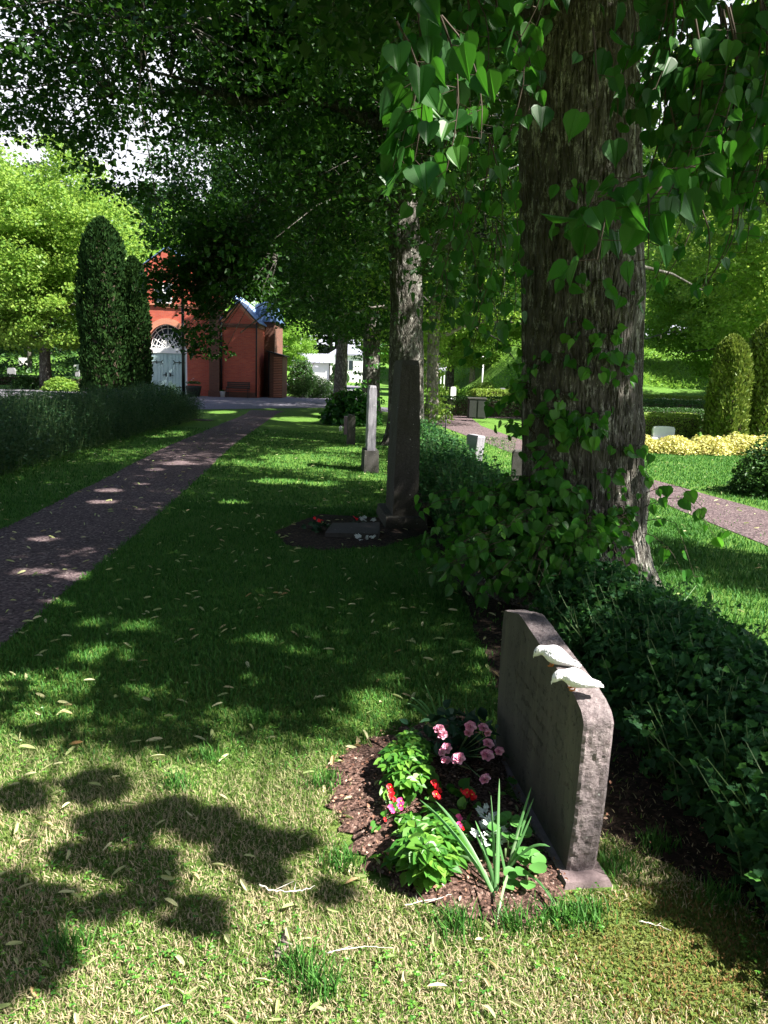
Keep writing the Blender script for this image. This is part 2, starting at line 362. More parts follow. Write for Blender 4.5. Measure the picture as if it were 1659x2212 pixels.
M['roof_grey'] = plain('grey_metal_roof', (.33, .33, .4), .45, .2, .1, 2)
M['door_paint'] = plain('pale_blue_green_paint', (.42, .58, .58), .5, var=.06, scale=3)
M['white_paint'] = plain('white_paint', (.8, .8, .8), .5, var=.04)
M['glass'] = plain('dark_glass', (.03, .04, .05), .08, spec=.8)
M['iron'] = plain('black_iron', (.015, .015, .018), .5, .3)
M['wood_dark'] = plain('dark_wood', (.035, .02, .014), .6, scale=5)
M['wood_brown'] = plain('brown_timber', (.4, .17, .08), .6, scale=5)
M['plastic_dark'] = plain('dark_panel', (.02, .024, .02), .6)
M['galv'] = plain('light_grey_metal', (.6, .6, .62), .4, .3)
M['dove'] = None
mt, nt, b = newmat('white_ceramic'); v = coords(nt, (1, 1, 1)); vo = tex(nt, v, 115, kind='VOR')
b.inputs['Base Color'].default_value = (.84, .84, .87, 1); b.inputs['Roughness'].default_value = .45; bump(nt, vo, .9, .003, b); M['dove'] = mt
M['orange'] = plain('orange_paint', (.6, .2, .05), .5)
M['red'] = plain('red_petal', (.75, .012, .02), .45, var=.25, scale=60, spec=.3)
M['pink'] = plain('pink_petal', (.85, .09, .3), .5, var=.25, scale=60)
M['rose'] = None
mt, nt, b = newmat('rose_petal'); g = nt.nodes.new('ShaderNodeNewGeometry')
nt.links.new(ramp(nt, g.outputs['Random Per Island'], [(0, (.62, .16, .3)), (.5, (.75, .27, .42)), (1, (.85, .5, .58))]), b.inputs['Base Color']); b.inputs['Roughness'].default_value = .7; M['rose'] = mt
M['yellow'] = plain('yellow_stamen', (.85, .6, .08), .6)
M['stick_pale'] = plain('pale_dead_twig', (.6, .57, .52), .8, var=.3, scale=40)
M['stick_dark'] = plain('dark_dead_stick', (.2, .16, .14), .85, var=.5, scale=40)

# ---------------------------------------------------------------- foliage
BOUGH = np.array([(815, 275), (770, 248), (720, 226), (660, 214), (600, 214), (540, 224), (480, 205), (430, 182), (370, 165), (310, 150)], float)
def unit(a): return a / (np.linalg.norm(a, axis=-1, keepdims=True) + 1e-9)
def fold(side, k=.25, c=.15):
    V = [(0, 0, 0)] + [(x, y, k * y - c * x * x) for x, y in side] + [(1, 0, -c)] + [(x, -y, k * y - c * x * x) for x, y in side]
    n = len(side)
    return np.array(V, float), [tuple([0] + list(range(1, n + 2))[::-1])], [tuple([0] + list(range(n + 2, 2 * n + 2)) + [n + 1])]
T_RHOMB = (np.array([(0, 0, 0), (.45, .4, .1), (1, 0, -.1), (.45, -.4, .1)], float), [(0, 2, 1)], [(0, 3, 2)])
T_HEART = fold([(-.06, .14), (-.03, .33), (.16, .47), (.4, .46), (.66, .3), (.85, .1)])
T_LOBE = fold([(-.08, .28), (.2, .55), (.38, .34), (.62, .4), (.72, .2)])
T_HEART2 = fold([(-.05, .12), (-.02, .28), (.18, .4), (.42, .4), (.68, .26), (.87, .09)], .55, .32)
T_HEART3 = fold([(-.08, .18), (-.02, .36), (.2, .52), (.45, .48), (.66, .28), (.83, .08)], .08, .42)
T_OVAL = fold([(.2, .2), (.45, .3), (.75, .2)], .3, .1)
T_BRACT = fold([(.2, .1), (.5, .13), (.85, .09)], .5, .25)
T_MAPLE = fold([(.0, .3), (.25, .6), (.35, .35), (.7, .45), (.7, .15)])
def leaves(mb, Pt, X, Nn, size, tpl):
    V, *Fs = tpl; n = len(Pt)
    if not n: return mb
    X = unit(X); Y = unit(np.cross(Nn, X)); Z = np.cross(X, Y); size = np.broadcast_to(size, (n,))
    W_ = Pt[:, None] + size[:, None, None] * (V[None, :, 0:1] * X[:, None] + V[None, :, 1:2] * Y[:, None] + V[None, :, 2:3] * Z[:, None])
    k = len(V); off = (np.arange(n) * k)[:, None]
    mb.V.append(W_.reshape(-1, 3))
    for F in Fs:
        F = np.array(F)
        mb.F.append((off[:, None] + F[None]).reshape(-1, F.shape[1]) + mb.n)
    mb.n += n * k
    return mb
def orient(n, r, droop=.5, up=1.1):
    Nn = r.normal(size=(n, 3)) * .6; Nn[:, 2] += up
    X = r.normal(size=(n, 3)); X[:, 2] = X[:, 2] * .4 - droop
    return X, unit(Nn)
def clusters_to_leaves(mb, C, r, per, rad, size, tpl, flat=.45, droop=.5, up=1.1, cull=False):
    n = len(C) * per
    c = np.repeat(C, per, 0); R_ = np.repeat(np.broadcast_to(rad, (len(C),)), per)
    d = unit(r.normal(size=(n, 3))) * (r.random((n, 1)) ** .45) * R_[:, None]; d[:, 2] *= flat
    d[:, 2] -= .25 * (np.hypot(d[:, 0], d[:, 1]) ** 2) / (R_ + .01)
    X, Nn = orient(n, r, droop, up); Pt = c + d; sz = size * (.7 + .6 * r.random(n))
    if cull:
        s = Pt[:, :2] - SXY[None] * COT * Pt[:, 2:3]; k = np.ones(n, bool)
        for poly in CLEAR: k &= ~inpoly(s[:, 0], s[:, 1], poly)
        for (x, y, rx, ry) in SPOTS: k &= ~(((s[:, 0] - x) / rx) ** 2 + ((s[:, 1] - y) / ry) ** 2 < .8 + .5 * r.random(n))
        Pt, X, Nn, sz = Pt[k], X[k], Nn[k], sz[k]
    return leaves(mb, Pt, X, Nn, sz, tpl)

def shadow_xy(Pt): return Pt[:, :2] - SXY[None] * COT * Pt[:, 2:3]
def projD(Pt):
    d = Pt - EYE; z = d @ _F
    return 829.5 + FPX * (d @ _R) / np.maximum(z, .01), 1106 - FPX * (d @ _U) / np.maximum(z, .01), z
def gxy(*uv): return [tuple(G(u, v_)[:2]) for u, v_ in uv]
# ground that the photograph shows in sun (world x, y), and how often a leaf cluster over it is left standing
SUNNY = [([(-4, 3.15), (-1.7, 3.3), (-1.0, 3.05), (-.62, 3.25), (-.28, 3.2), (-.08, 3.0), (.02, 3.1), (.2, 2.95), (.3, 2.6), (.5, 2.42), (.68, 2.3), (1.25, 2.1), (1.3, .2), (-4, .2)], 0.0),
         ([(2.0, 4.5), (2.4, 9), (1.75, 16), (1.1, 26), (5.5, 30), (10, 26), (16, 26), (12, 3)], 0.12),
         (gxy((20, 862), (175, 852), (200, 832), (30, 828)), 0.0),
         ([(-22, 45.5), (-11.8, 45.5), (-11.8, 60), (-22, 60)], 0.25),
         ([(-14, 95), (0, 95), (0, 135), (-14, 135)], 0.0),
         (gxy((590, 995), (690, 1000), (700, 975), (600, 970)), 0.1), (gxy((320, 945), (400, 945), (400, 930), (330, 930)), 0.1),
         (gxy((270, 500 + 610), (200, 1180), (130, 1160), (230, 1080)), 0.5)]
CLEAR = [SUNNY[0][0], SUNNY[2][0]]
# small gaps in the canopy: where flecks of sun reach lawn, trunks and stones (world points)
SPOTS = []
for u, v_, rx, ry in ((210, 1412, .17, .15), (290, 1352, .12, .1), (190, 1345, .1, .08), (548, 1380, .1, .09), (625, 1405, .09, .07), (322, 1490, .13, .09), (80, 1480, .25, .16), (510, 1475, .1, .08), (785, 1530, .1, .18), (465, 1540, .1, .08), (60, 1540, .2, .1),
                      (650, 990, .6, .5), (745, 972, .5, .5), (355, 938, .35, .8), (600, 1040, .3, .25), (690, 1045, .2, .2), (500, 1085, .15, .12), (640, 905, .7, 1.2), (720, 895, .7, 1.0), (480, 890, .4, 1.0), (190, 1190, .1, .1), (150, 1245, .14, .12), (60, 1235, .12, .1), (230, 1060, .15, .15), (300, 1045, .14, .1), (330, 1015, .12, .16), (215, 1085, .15, .12), (90, 1165, .12, .12), (380, 1000, .15, .3), (340, 900, .3, .5), (100, 1300, .1, .08),
                      (580, 1295, .06, .05), (760, 1290, .05, .04), (860, 1245, .06, .04), (430, 1240, .07, .05), (560, 1180, .08, .07)):
    g_ = G(u, v_); SPOTS.append((g_[0], g_[1], rx * 1.35, ry * 1.35))
for (u, v_, Y, rr_) in ((1350, 1230, 5.6, .1), (1375, 1180, 5.6, .1), (1350, 1050, 5.58, .1), (1375, 1000, 5.6, .07), (1345, 300, 5.55, .08), (1360, 550, 5.55, .06), (1225, 880, 5.5, .05), (1370, 830, 5.6, .06), (890, 450, 18.3, .25), (895, 560, 18.25, .3), (895, 620, 18.25, .3), (900, 800, 18.2, .3), (870, 950, 18.2, .3), (885, 700, 18.2, .2), (806, 850, 13.3, .07),  (810, 30, 18.3, .3), (820, 80, 18.3, .25), (800, 590, 32.6, .3), (803, 700, 32.6, .3), (800, 790, 32.6, .4), (860, 1100, 8.3, .06), (1028, 960, 12.3, .2)):
    q_ = P(u, v_, Y); SPOTS.append((q_[0] - SXY[0] * COT * q_[2], q_[1] - SXY[1] * COT * q_[2], rr_, rr_))
SHEDGE = [(1.0, 1.0), (2.3, .8), (2.3, 3.6), (1.75, 4.6), (1.2, 5.2), (1.0, 3.0)]
SLAWN = [(-4.2, 4.2), (-1.5, 3.75), (-.3, 3.55), (-.05, 3.25), (.3, 2.85), (.6, 2.6), (1.0, 2.7), (1.0, 6), (.8, 12), (-1, 12), (-5, 10)]
SLAWN2 = [(-8.5, 12), (0, 12), (.3, 20), (-.8, 30), (-8.5, 30)]
SRIGHT = gxy((1390, 1165), (1500, 1185), (1659, 1215), (1800, 1240), (1800, 1310), (1659, 1285), (1500, 1245), (1390, 1215))
def over(poly, n, h0, h1, r):  # leaf clusters added upsun of a ground patch to shade it
    a = np.array(poly); out = []
    while len(out) < n:
        x, y = r.uniform(a[:, 0].min(), a[:, 0].max()), r.uniform(a[:, 1].min(), a[:, 1].max())
        if inpoly(np.array([x]), np.array([y]), poly)[0]:
            h = r.uniform(h0, h1); out.append((x + SXY[0] * COT * h, y + SXY[1] * COT * h, h))
    return np.array(out)
def sun_ok(C, r):
    s = shadow_xy(C); ok = np.ones(len(C), bool); q = r.random(len(C))
    for poly, keep in SUNNY: ok &= ~(inpoly(s[:, 0], s[:, 1], poly) & (q > keep))
    return ok
LOW = np.array([(-400, 300), (0, 318), (90, 310), (150, 380), (200, 430), (290, 450), (322, 540), (385, 556), (398, 640), (480, 642), (575, 650), (600, 720), (700, 750), (830, 760), (1000, 700), (1150, 700), (1380, 640), (1385, 90), (1500, 40), (1659, -60), (2200, -60)])
def view_ok(C, pad=0):
    u, v_, z = projD(C)
    lim = np.interp(u, LOW[:, 0], LOW[:, 1])
    return (v_ + pad * FPX / np.maximum(z, .3) < lim) | (z < .3)

def view1(C):
    u, v_, z = projD(C); yb = np.interp(u, BOUGH[::-1, 0], BOUGH[::-1, 1])
    return view_ok(C) & ~((u > 330) & (u < 815) & (np.abs(v_ - yb) < 26) & (z > .3)) & ~((u > 842) & (u < 908) & (v_ > 380) & (z > .3))
def limb_paths(base, r, n, z0, z1, length, rise=.5, az=None, droop=.5):
    out = []
    for i in range(n):
        z = z0 + (z1 - z0) * (i + r.random() * .6) / n
        a = (az[i % len(az)] if az else i * 2.4 + r.random() * .8)
        L = length * (.7 + .4 * r.random()) * (1 - .35 * (z - z0) / (z1 - z0 + .01)); t = np.linspace(0, 1, 9)
        wob = np.cumsum(r.normal(size=(9, 3)) * .05 * L / 3, 0); wob[0] = 0
        b0 = np.array([np.interp(z, base[:, 2], base[:, 0]), np.interp(z, base[:, 2], base[:, 1]), z])
        p_ = np.stack([b0[0] + math.cos(a) * L * t, b0[1] + math.sin(a) * L * t, z + L * (rise * t - droop * t ** 2)], 1) + wob
        out.append(p_)
    return out

def make_crown(centre, radii, nC, per, rad, size, tpl, seed, keep=None, limbs=(), twigs=.4, shell=.5, flat=.45, view=None, up=1.1, droop=.5, lowcut=-1, clump=.35):
    r = np.random.default_rng(seed)
    d = unit(r.normal(size=(nC * 3, 3))); q = r.random((nC * 3, 1)) ** shell
    C = np.array(centre) + d * q * np.array(radii)
    C = C[d[:, 2] * q[:, 0] > lowcut]
    nz = fbm(C[:, 0] * .45, C[:, 1] * .45, C[:, 2] * .6, 2, seed)
    C = C[nz > clump][:nC]
    if keep is not None: C = C[keep(C, r)]
    if view is not None: C = C[view(C)]
    lf = MB(); clusters_to_leaves(lf, C, r, per, rad * (.7 + .6 * r.random(len(C))), size, tpl, flat, droop, up, keep is not None)
    tw = MB()
    if len(limbs):
        nodes = np.concatenate([l[2:] for l in limbs])
        for c in C[r.random(len(C)) < twigs]:
            k = nodes[np.argmin(((nodes - c) ** 2).sum(1) + 3 * np.maximum(0, nodes[:, 2] - c[2]))]
            L = np.linalg.norm(c - k)
            if L > 3.2 or L < .2: continue
            m_ = (c + k) / 2 + np.array([0, 0, .12 * L]) + r.normal(size=3) * .08 * L
            tw.tube([k, m_, c], [.006 + .006 * L, .005 + .003 * L, .004], 4, False)
    return lf, tw, C

def make_trunk(path, radii, rough=.06, na=48, dz=.12, flare=0.0, freq=6, seed=1, ridges=0.0):
    path = np.asarray(path, float); z = np.arange(path[0][2], path[-1][2] + dz, dz)
    s = path[:, 2]; cx = np.interp(z, s, path[:, 0]); cy = np.interp(z, s, path[:, 1]); rr = np.interp(z, s, radii)
    th = np.linspace(0, 2 * np.pi, na, endpoint=False)
    A, Z = np.meshgrid(th, z); RR = rr[:, None] * np.ones_like(A)
    RR = RR * (1 + rough * (fbm(np.cos(A) * 1.6 + 5, np.sin(A) * 1.6 + 5, Z * .7, 3, seed) - .5) * 2)
    if flare: RR = RR * (1 + flare * np.exp(-np.maximum(Z - path[0][2], 0) / .28) * (.6 + .8 * vnoise(np.cos(A) * 2 + 9, np.sin(A) * 2 + 9, 0, seed)))
    if ridges:
        tw = .35 * (fbm(np.cos(A) * 2, np.sin(A) * 2, Z * 1.3, 2, seed + 3) - .5) * 2
        w = A + tw * .35
        n_ = fbm(np.cos(w) * freq + 20, np.sin(w) * freq + 20, Z * 4.2 + .6 * fbm(np.cos(A) * 5, np.sin(A) * 5, Z * 6, 2, seed + 4), 3, seed + 5)
        RR = RR - ridges * np.exp(-((n_ - .5) / .045) ** 2) + ridges * .35 * fbm(np.cos(A) * freq * 3, np.sin(A) * freq * 3, Z * 9, 2, seed + 8)
    V = np.stack([cx[:, None] + RR * np.cos(A), cy[:, None] + RR * np.sin(A), Z], -1)
    mb = MB(); m_ = len(z); i = np.arange(m_ - 1)[:, None] * na; j = np.arange(na)[None]; jn = (j + 1) % na
    mb.add(V.reshape(-1, 3), np.stack([i + j, i + jn, i + na + jn, i + na + j], -1).reshape(-1, 4))
    return mb
def limbs_mesh(limbs, r0, r1=.02, n=8):
    mb = MB()
    for l in limbs:
        t = np.linspace(0, 1, len(l)); rr = r0 * (1 - t) ** 1.2 + r1
        mb.tube(l, rr, n, False)
    return mb

def assemble(name, base, label, cat, group, trunk, limbs_mb, lf, tw, bk, leaf, extra=()):
    root = empty(name, base, label, cat, group)
    obj('trunk', trunk, bk, root, True, base)
    if limbs_mb is not None and limbs_mb.n: 
        if tw is not None and tw.n: limbs_mb.V += tw.V; limbs_mb.F += [f + limbs_mb.n for f in tw.F]
        obj('branches', limbs_mb, bk, root, True, base)
    obj('crown', lf, leaf, root, False, base)
    for nm, mb, mt_, sm in extra: obj(nm, mb, mt_, root, sm, base)
    return root

# ---------------------------------------------------------------- ground
def smooth(t): t = np.clip(t, 0, 1); return t * t * (3 - 2 * t)
def groundz(x, y):
    x = np.asarray(x, float); y = np.asarray(y, float)
    y0 = np.interp(x, [-60, -25, -16, 4, 9, 14, 60], [55, 58, 112, 118, 80, 46, 42])
    z = 7.5 * smooth((y - y0) / 62) * (1 + .25 * (fbm(x * .06, y * .06, 0, 2, 3) - .5)) + .5 * smooth((y - y0) / 8) * (fbm(x * .3, y * .3, 0, 2, 9) - .5)
    return z
def sheet(name, poly, z, mat, kind='structure', label=None, step=None):
    mb = MB(); mb.add([(x, y, z) for x, y in poly], [tuple(range(len(poly)))])
    o = obj(name, mb, mat); tag(o, label, None, None, kind); return o
# flat lawn in the middle, fields rising into the slopes behind; one sheet
gx = np.concatenate([np.linspace(-900, -120, 14), np.linspace(-110, 110, 111), np.linspace(120, 900, 14)])
gy = np.concatenate([np.linspace(-300, -10, 8), np.linspace(-2, 40, 22), np.linspace(42, 200, 80), np.linspace(220, 1200, 12)])
X_, Y_ = np.meshgrid(gx, gy); Z_ = groundz(X_, Y_)
mb = MB(); n_ = len(gx); i = np.arange(len(gy) - 1)[:, None] * n_; j = np.arange(n_ - 1)[None]
mb.add(np.stack([X_, Y_, Z_], -1).reshape(-1, 3), np.stack([i + j, i + j + 1, i + n_ + j + 1, i + n_ + j], -1).reshape(-1, 4))
ground = obj('ground', mb, M['lawn'], None, True); tag(ground, 'wide mown lawn of the churchyard', None, None, 'structure')

def ribbon(name, left, right, z, mat, label, wob=.03, seg=60):
    l = np.array(left); r_ = np.array(right)
    def res(a):
        d = np.concatenate([[0], np.cumsum(np.linalg.norm(np.diff(a, axis=0), axis=1))]); t = np.linspace(0, 1, seg) ** 1.6 * d[-1]
        return np.stack([np.interp(t, d, a[:, 0]), np.interp(t, d, a[:, 1])], 1)
    l, r_ = res(l), res(r_)
    l[:, 0] += wob * (fbm(l[:, 1] * 3, 0, 0, 3, 4) - .5) * 2; r_[:, 0] += wob * (fbm(r_[:, 1] * 3, 5, 0, 3, 5) - .5) * 2
    V = np.concatenate([np.c_[l, np.full(seg, z)], np.c_[r_, np.full(seg, z)]])
    mb = MB(); mb.add(V, [(k, k + seg, k + seg + 1, k + 1) for k in range(seg - 1)])
    o = obj(name, mb, mat); tag(o, label, None, None, 'structure')
    return l, r_
PATH_L, PATH_R = ribbon('path', [(-3.1, 1.0), (-3.25, 4.5)] + gxy((0, 1145), (190, 1053), (360, 965), (530, 895)) + [(-5.6, 33)],
       [(-1.7, 1.0), (-1.95, 2.6)] + gxy((0, 1400), (130, 1290), (265, 1180), (380, 1080), (500, 965), (600, 893)) + [(-4.2, 33)], .008, M['gravel'], 'purple brown gravel path running through the lawn to the chapel')
ribbon('path', [(3.95, 1.0), (3.9, 5)] + [(3.93, 8.0), (3.75, 11.8), (2.75, 17.6), (1.67, 27.5)] + [(1.3, 33)],
       [(5.3, 1.0), (5.2, 6)] + [(5.05, 10.2), (4.5, 13.5), (3.8, 19), (3.2, 27)] + [(3.4, 33)], .008, M['gravel'], 'sunny gravel path beyond the row of lime trees')
road = [(-40, 33), (-16, 31.5), (-7.3, 32.1), (-2.5, 38.0), (1.0, 34), (9, 34.5), (9, 36.5), (1.5, 37.5), (-1.5, 42), (-1.2, 60), (-3.5, 90), (-3.5, 112), (-17, 112), (-9, 86), (-6, 62), (-6.2, 53.5), (-10.1, 50.5), (-20, 49.5), (-40, 47)]
sheet('road', road, .012, M['asphalt'], 'structure', 'grey asphalt drive in front of the chapel')
for gpts, lab in (([(3.4, 32.8), (12, 33.6), (12, 34.3), (1, 33.8), (1.3, 32.8)], 'strip of gravel before the dark hedge'),
                  ([(2.6, 42), (9.5, 41), (10, 52), (3, 54)], 'pale gravel plot behind the dark hedge')):
    sheet('gravel', gpts, .016, M['gravel'], 'structure', lab)
# planting beds
def blob(poly, z, name, mat, label, n=160, wob=.03, seed=2, rise=0.0):
    a = np.array(poly + [poly[0]]); d = np.concatenate([[0], np.cumsum(np.linalg.norm(np.diff(a, axis=0), axis=1))]); t = np.linspace(0, d[-1], n, endpoint=False)
    q = np.stack([np.interp(t, d, a[:, 0]), np.interp(t, d, a[:, 1])], 1); c = q.mean(0)
    q += wob * (np.stack([fbm(q[:, 0] * 18, q[:, 1] * 18, 0, 3, seed), fbm(q[:, 0] * 18, q[:, 1] * 18, 4, 3, seed + 1)], 1) - .5) * 2
    if rise <= 0:
        mb = MB(); mb.add(np.c_[q, np.full(n, z)], [tuple(range(n))]); o = obj(name, mb, mat); tag(o, label, None, None, 'structure'); return o
    V = []; rings = [1, .93, .8, .6, .4, .2]
    for k in rings:
        p_ = c + (q - c) * k
        h = rise * (1 - k) ** .5 * .8 + (0 if k == 1 else rise * .35 * (fbm(p_[:, 0] * 14, p_[:, 1] * 14, 0, 3, seed + 5) - .3))
        V.append(np.c_[p_, z + h * np.ones(n)])
    V = np.concatenate(V + [np.array([[c[0], c[1], z + rise * .8]])]); mb = MB(); i = np.arange(len(rings) - 1)[:, None] * n; j = np.arange(n)[None]; jn = (j + 1) % n
    mb.add(V, np.stack([i + j, i + jn, i + n + jn, i + n + j], -1).reshape(-1, 4), [(5 * n + k, 5 * n + (k + 1) % n, 6 * n) for k in range(n)])
    o = obj(name, mb, mat, None, True); tag(o, label, None, None, 'structure'); return o
BED = gxy((712, 1650), (800, 1605), (880, 1570), (1010, 1545), (1075, 1610), (1150, 1800), (1232, 1925), (1190, 1975), (1080, 1995), (940, 1975), (830, 1905), (765, 1840), (722, 1770), (700, 1700))
blob(BED, .008, 'soil', M['mulch'], 'reddish brown bark mulch of the grave bed', 300, .08, 2, .03)
SOILB = [(.75, 2.95), (.8, 2.62), (1.02, 2.48), (1.2, 2.15), (1.35, 1.7), (1.5, 1.2), (2.1, 1.0), (2.2, 4.4), (1.7, 6.2), (1.5, 9), (1.2, 14), (.95, 18), (.3, 18), (.15, 12), (.4, 9), (.6, 6), (.62, 3.6)]
blob(SOILB, .004, 'soil', M['soil'], 'bare dark soil under the currant hedge', 300, .06, 8, .0)
OBED = gxy((590, 1150), (690, 1112), (830, 1120), (905, 1130), (935, 1150), (830, 1182), (690, 1190), (620, 1180))
blob(OBED, .008, 'soil', M['soil'], 'dark planting bed in front of the tall lichened pillar', 160, .04, 5, .02)

# ---------------------------------------------------------------- the row of lime trees
R1 = np.random.default_rng(11)
def shoot(lf, tw, pts, n, size, r, tpl=T_HEART, rad=.004, hang=.9, spread=.6, side=.06):
    """one leafy twig: leaves alternate along it and hang from short stalks"""
    pts = np.asarray(pts, float); tt = np.linspace(0, 1, len(pts)); t = np.linspace(.12, 1, n)
    Pn = np.stack([np.interp(t, tt, pts[:, k]) for k in range(3)], 1)
    tw.tube(pts, np.linspace(rad, rad * .4, len(pts)), 5, False)
    T = unit(np.gradient(Pn, axis=0)) if n > 1 else np.array([[1, 0, 0.]])
    Sd = unit(np.cross(T, [0, 0, 1.])) * np.where(np.arange(n) % 2, 1, -1)[:, None]
    X = T * .35 + Sd * spread + r.normal(size=(n, 3)) * .3; X[:, 2] -= hang * (.5 + r.random(n))
    X = unit(X)
    Pl = Pn + unit(Sd + T * .3 + r.normal(size=(n, 3)) * .4) * side * np.array([1, 1, .5])
    for a, b_ in zip(Pn, Pl): tw.tube([a, b_], [.0016, .0012], 3, False)
    Nn = np.array([-.3, -.75, .45]) + r.normal(size=(n, 3)) * .65
    s_ = Pl[:, :2] - SXY[None] * COT * Pl[:, 2:3]; kk = ~inpoly(s_[:, 0], s_[:, 1], CLEAR[0]) | (Pl[:, 2] < 1.2)
    Pl, X, Nn = Pl[kk], X[kk], Nn[kk]; n = len(Pl)
    szs = size * (.42 + .75 * r.random(n)); tq = r.integers(0, 3, n) if tpl is T_HEART else np.zeros(n, int)
    for q_, tp_ in enumerate((tpl, T_HEART2, T_HEART3)): leaves(lf, Pl[tq == q_], X[tq == q_], Nn[tq == q_], szs[tq == q_], tp_)
def arc(a, b, sag, k=7):
    a, b = np.array(a, float), np.array(b, float); t = np.linspace(0, 1, k)[:, None]
    return a + (b - a) * t + np.array([0, 0, 1.]) * sag * 4 * t * (1 - t)

# first lime, close on the right
B1 = np.array([1.5, 5.95, 0.0])
path1 = [(1.53, 5.95, -.1), (1.48, 5.95, .7), (1.365, 5.95, 2.3), (1.2, 5.95, 4.1), (1.1, 6.0, 6), (1.0, 6.0, 9), (1.0, 6, 12)]
tr1 = make_trunk(path1, [.49, .43, .425, .395, .35, .2, .08], .05, 480, .016, .7, 15, 4, .015)
tr1.V = [V + (.006 * (fbm(V[:, 0] * 30, V[:, 1] * 30, V[:, 2] * 14, 3, 77) - .5) * 2)[:, None] * unit(np.stack([V[:, 0] - 1.3, V[:, 1] - 5.95, 0 * V[:, 0]], 1)) for V in tr1.V]
# buttress lump low on the right side of the trunk
for k in range(len(tr1.V)):
    V = tr1.V[k]
    for (bx, by, bz, br, bh) in ((1.86, 5.78, .78, .2, .055), (1.8, 5.7, 1.25, .16, .04), (1.5, 5.5, .35, .25, .05), (1.2, 5.6, 1.6, .2, .035), (1.65, 5.55, 2.2, .25, .03)):
        d = V - np.array([bx, by, bz]); w_ = np.exp(-(d ** 2).sum(1) / br ** 2); cdir = unit(np.stack([V[:, 0] - 1.42, V[:, 1] - 5.95, 0 * V[:, 0]], 1)); V += cdir * (w_ * bh)[:, None]
lim1 = limb_paths(np.array(path1), R1, 9, 4.3, 8.5, 5.0, .45, None, .25)
lf1, tw1, c1 = make_crown((1.5, 5.6, 7.6), (5.4, 5.4, 4.0), 2300, 66, .55, .1, T_RHOMB, 21, sun_ok, lim1, .25, .55, view=view1, lowcut=-.95, clump=.36)
extra_lf, extra_tw = MB(), MB()
rs = np.random.default_rng(71); ch_ = np.concatenate([over(SHEDGE, 230, 4.6, 8, rs), over(SLAWN, 480, 5, 9.5, rs), over(SRIGHT, 60, 5, 8, rs)]); ch_ = ch_[view1(ch_)]
clusters_to_leaves(lf1, ch_, rs, 50, .4, .1, T_RHOMB, .45, cull=True)
r = np.random.default_rng(5)
# unseen leafy boughs overhead, placed to cast shade patches on the sunny lawn
SHB = []
for (u, v_, rad, hgt) in ((190, 1700, .16, 3.6), (235, 1790, .16, 3.7), (290, 1870, .13, 3.8), (180, 1850, .13, 3.6), (215, 1960, .09, 3.7), (300, 1930, .1, 3.6), (370, 1760, .14, 4.2), (460, 1790, .18, 4.2), (540, 1830, .16, 4.3),
                       (620, 1820, .08, 4.3), (560, 1880, .09, 4.2), (430, 1975, .09, 3.5), (705, 1930, .07, 4.4), (20, 1950, .2, 3.4), (0, 2080, .2, 3.4), (30, 1720, .12, 3.5), (300, 1780, .08, 4.0), 
                       (1520, 1980, .16, 4.2), (1600, 2040, .12, 4.2), (280, 1600, .12, 4.4), (380, 1590, .14, 4.4), (90, 1580, .1, 4.4),):
    g = G(u, v_); c = np.array([g[0] + SXY[0] * COT * hgt, g[1] + SXY[1] * COT * hgt, hgt]); SHB.append(c)
    rad *= .58; n = int(2900 * rad ** 1.5)
    d = unit(r.normal(size=(n, 3))) * (r.random((n, 1)) ** .5) * rad * 1.15
    X, Nn = orient(n, r, .4, 1.3)
    leaves(extra_lf, c + d, X, Nn, .085 * (.7 + .6 * r.random(n)), T_HEART)
SHB = np.array(SHB)
hub = [np.array([2.6, 3.6, 5.2]), np.array([3.4, 2.2, 5.0]), np.array([2.2, 2.6, 4.9])]
for h_ in hub: extra_tw.tube(arc((1.2, 5.8, 5.0), h_, .3), np.linspace(.06, .02, 7), 6, False)
for c in SHB:
    h_ = hub[int(np.argmin([np.linalg.norm(c - q) for q in hub]))]; extra_tw.tube(arc(h_, c, .1, 5), np.linspace(.016, .005, 5), 4, False)
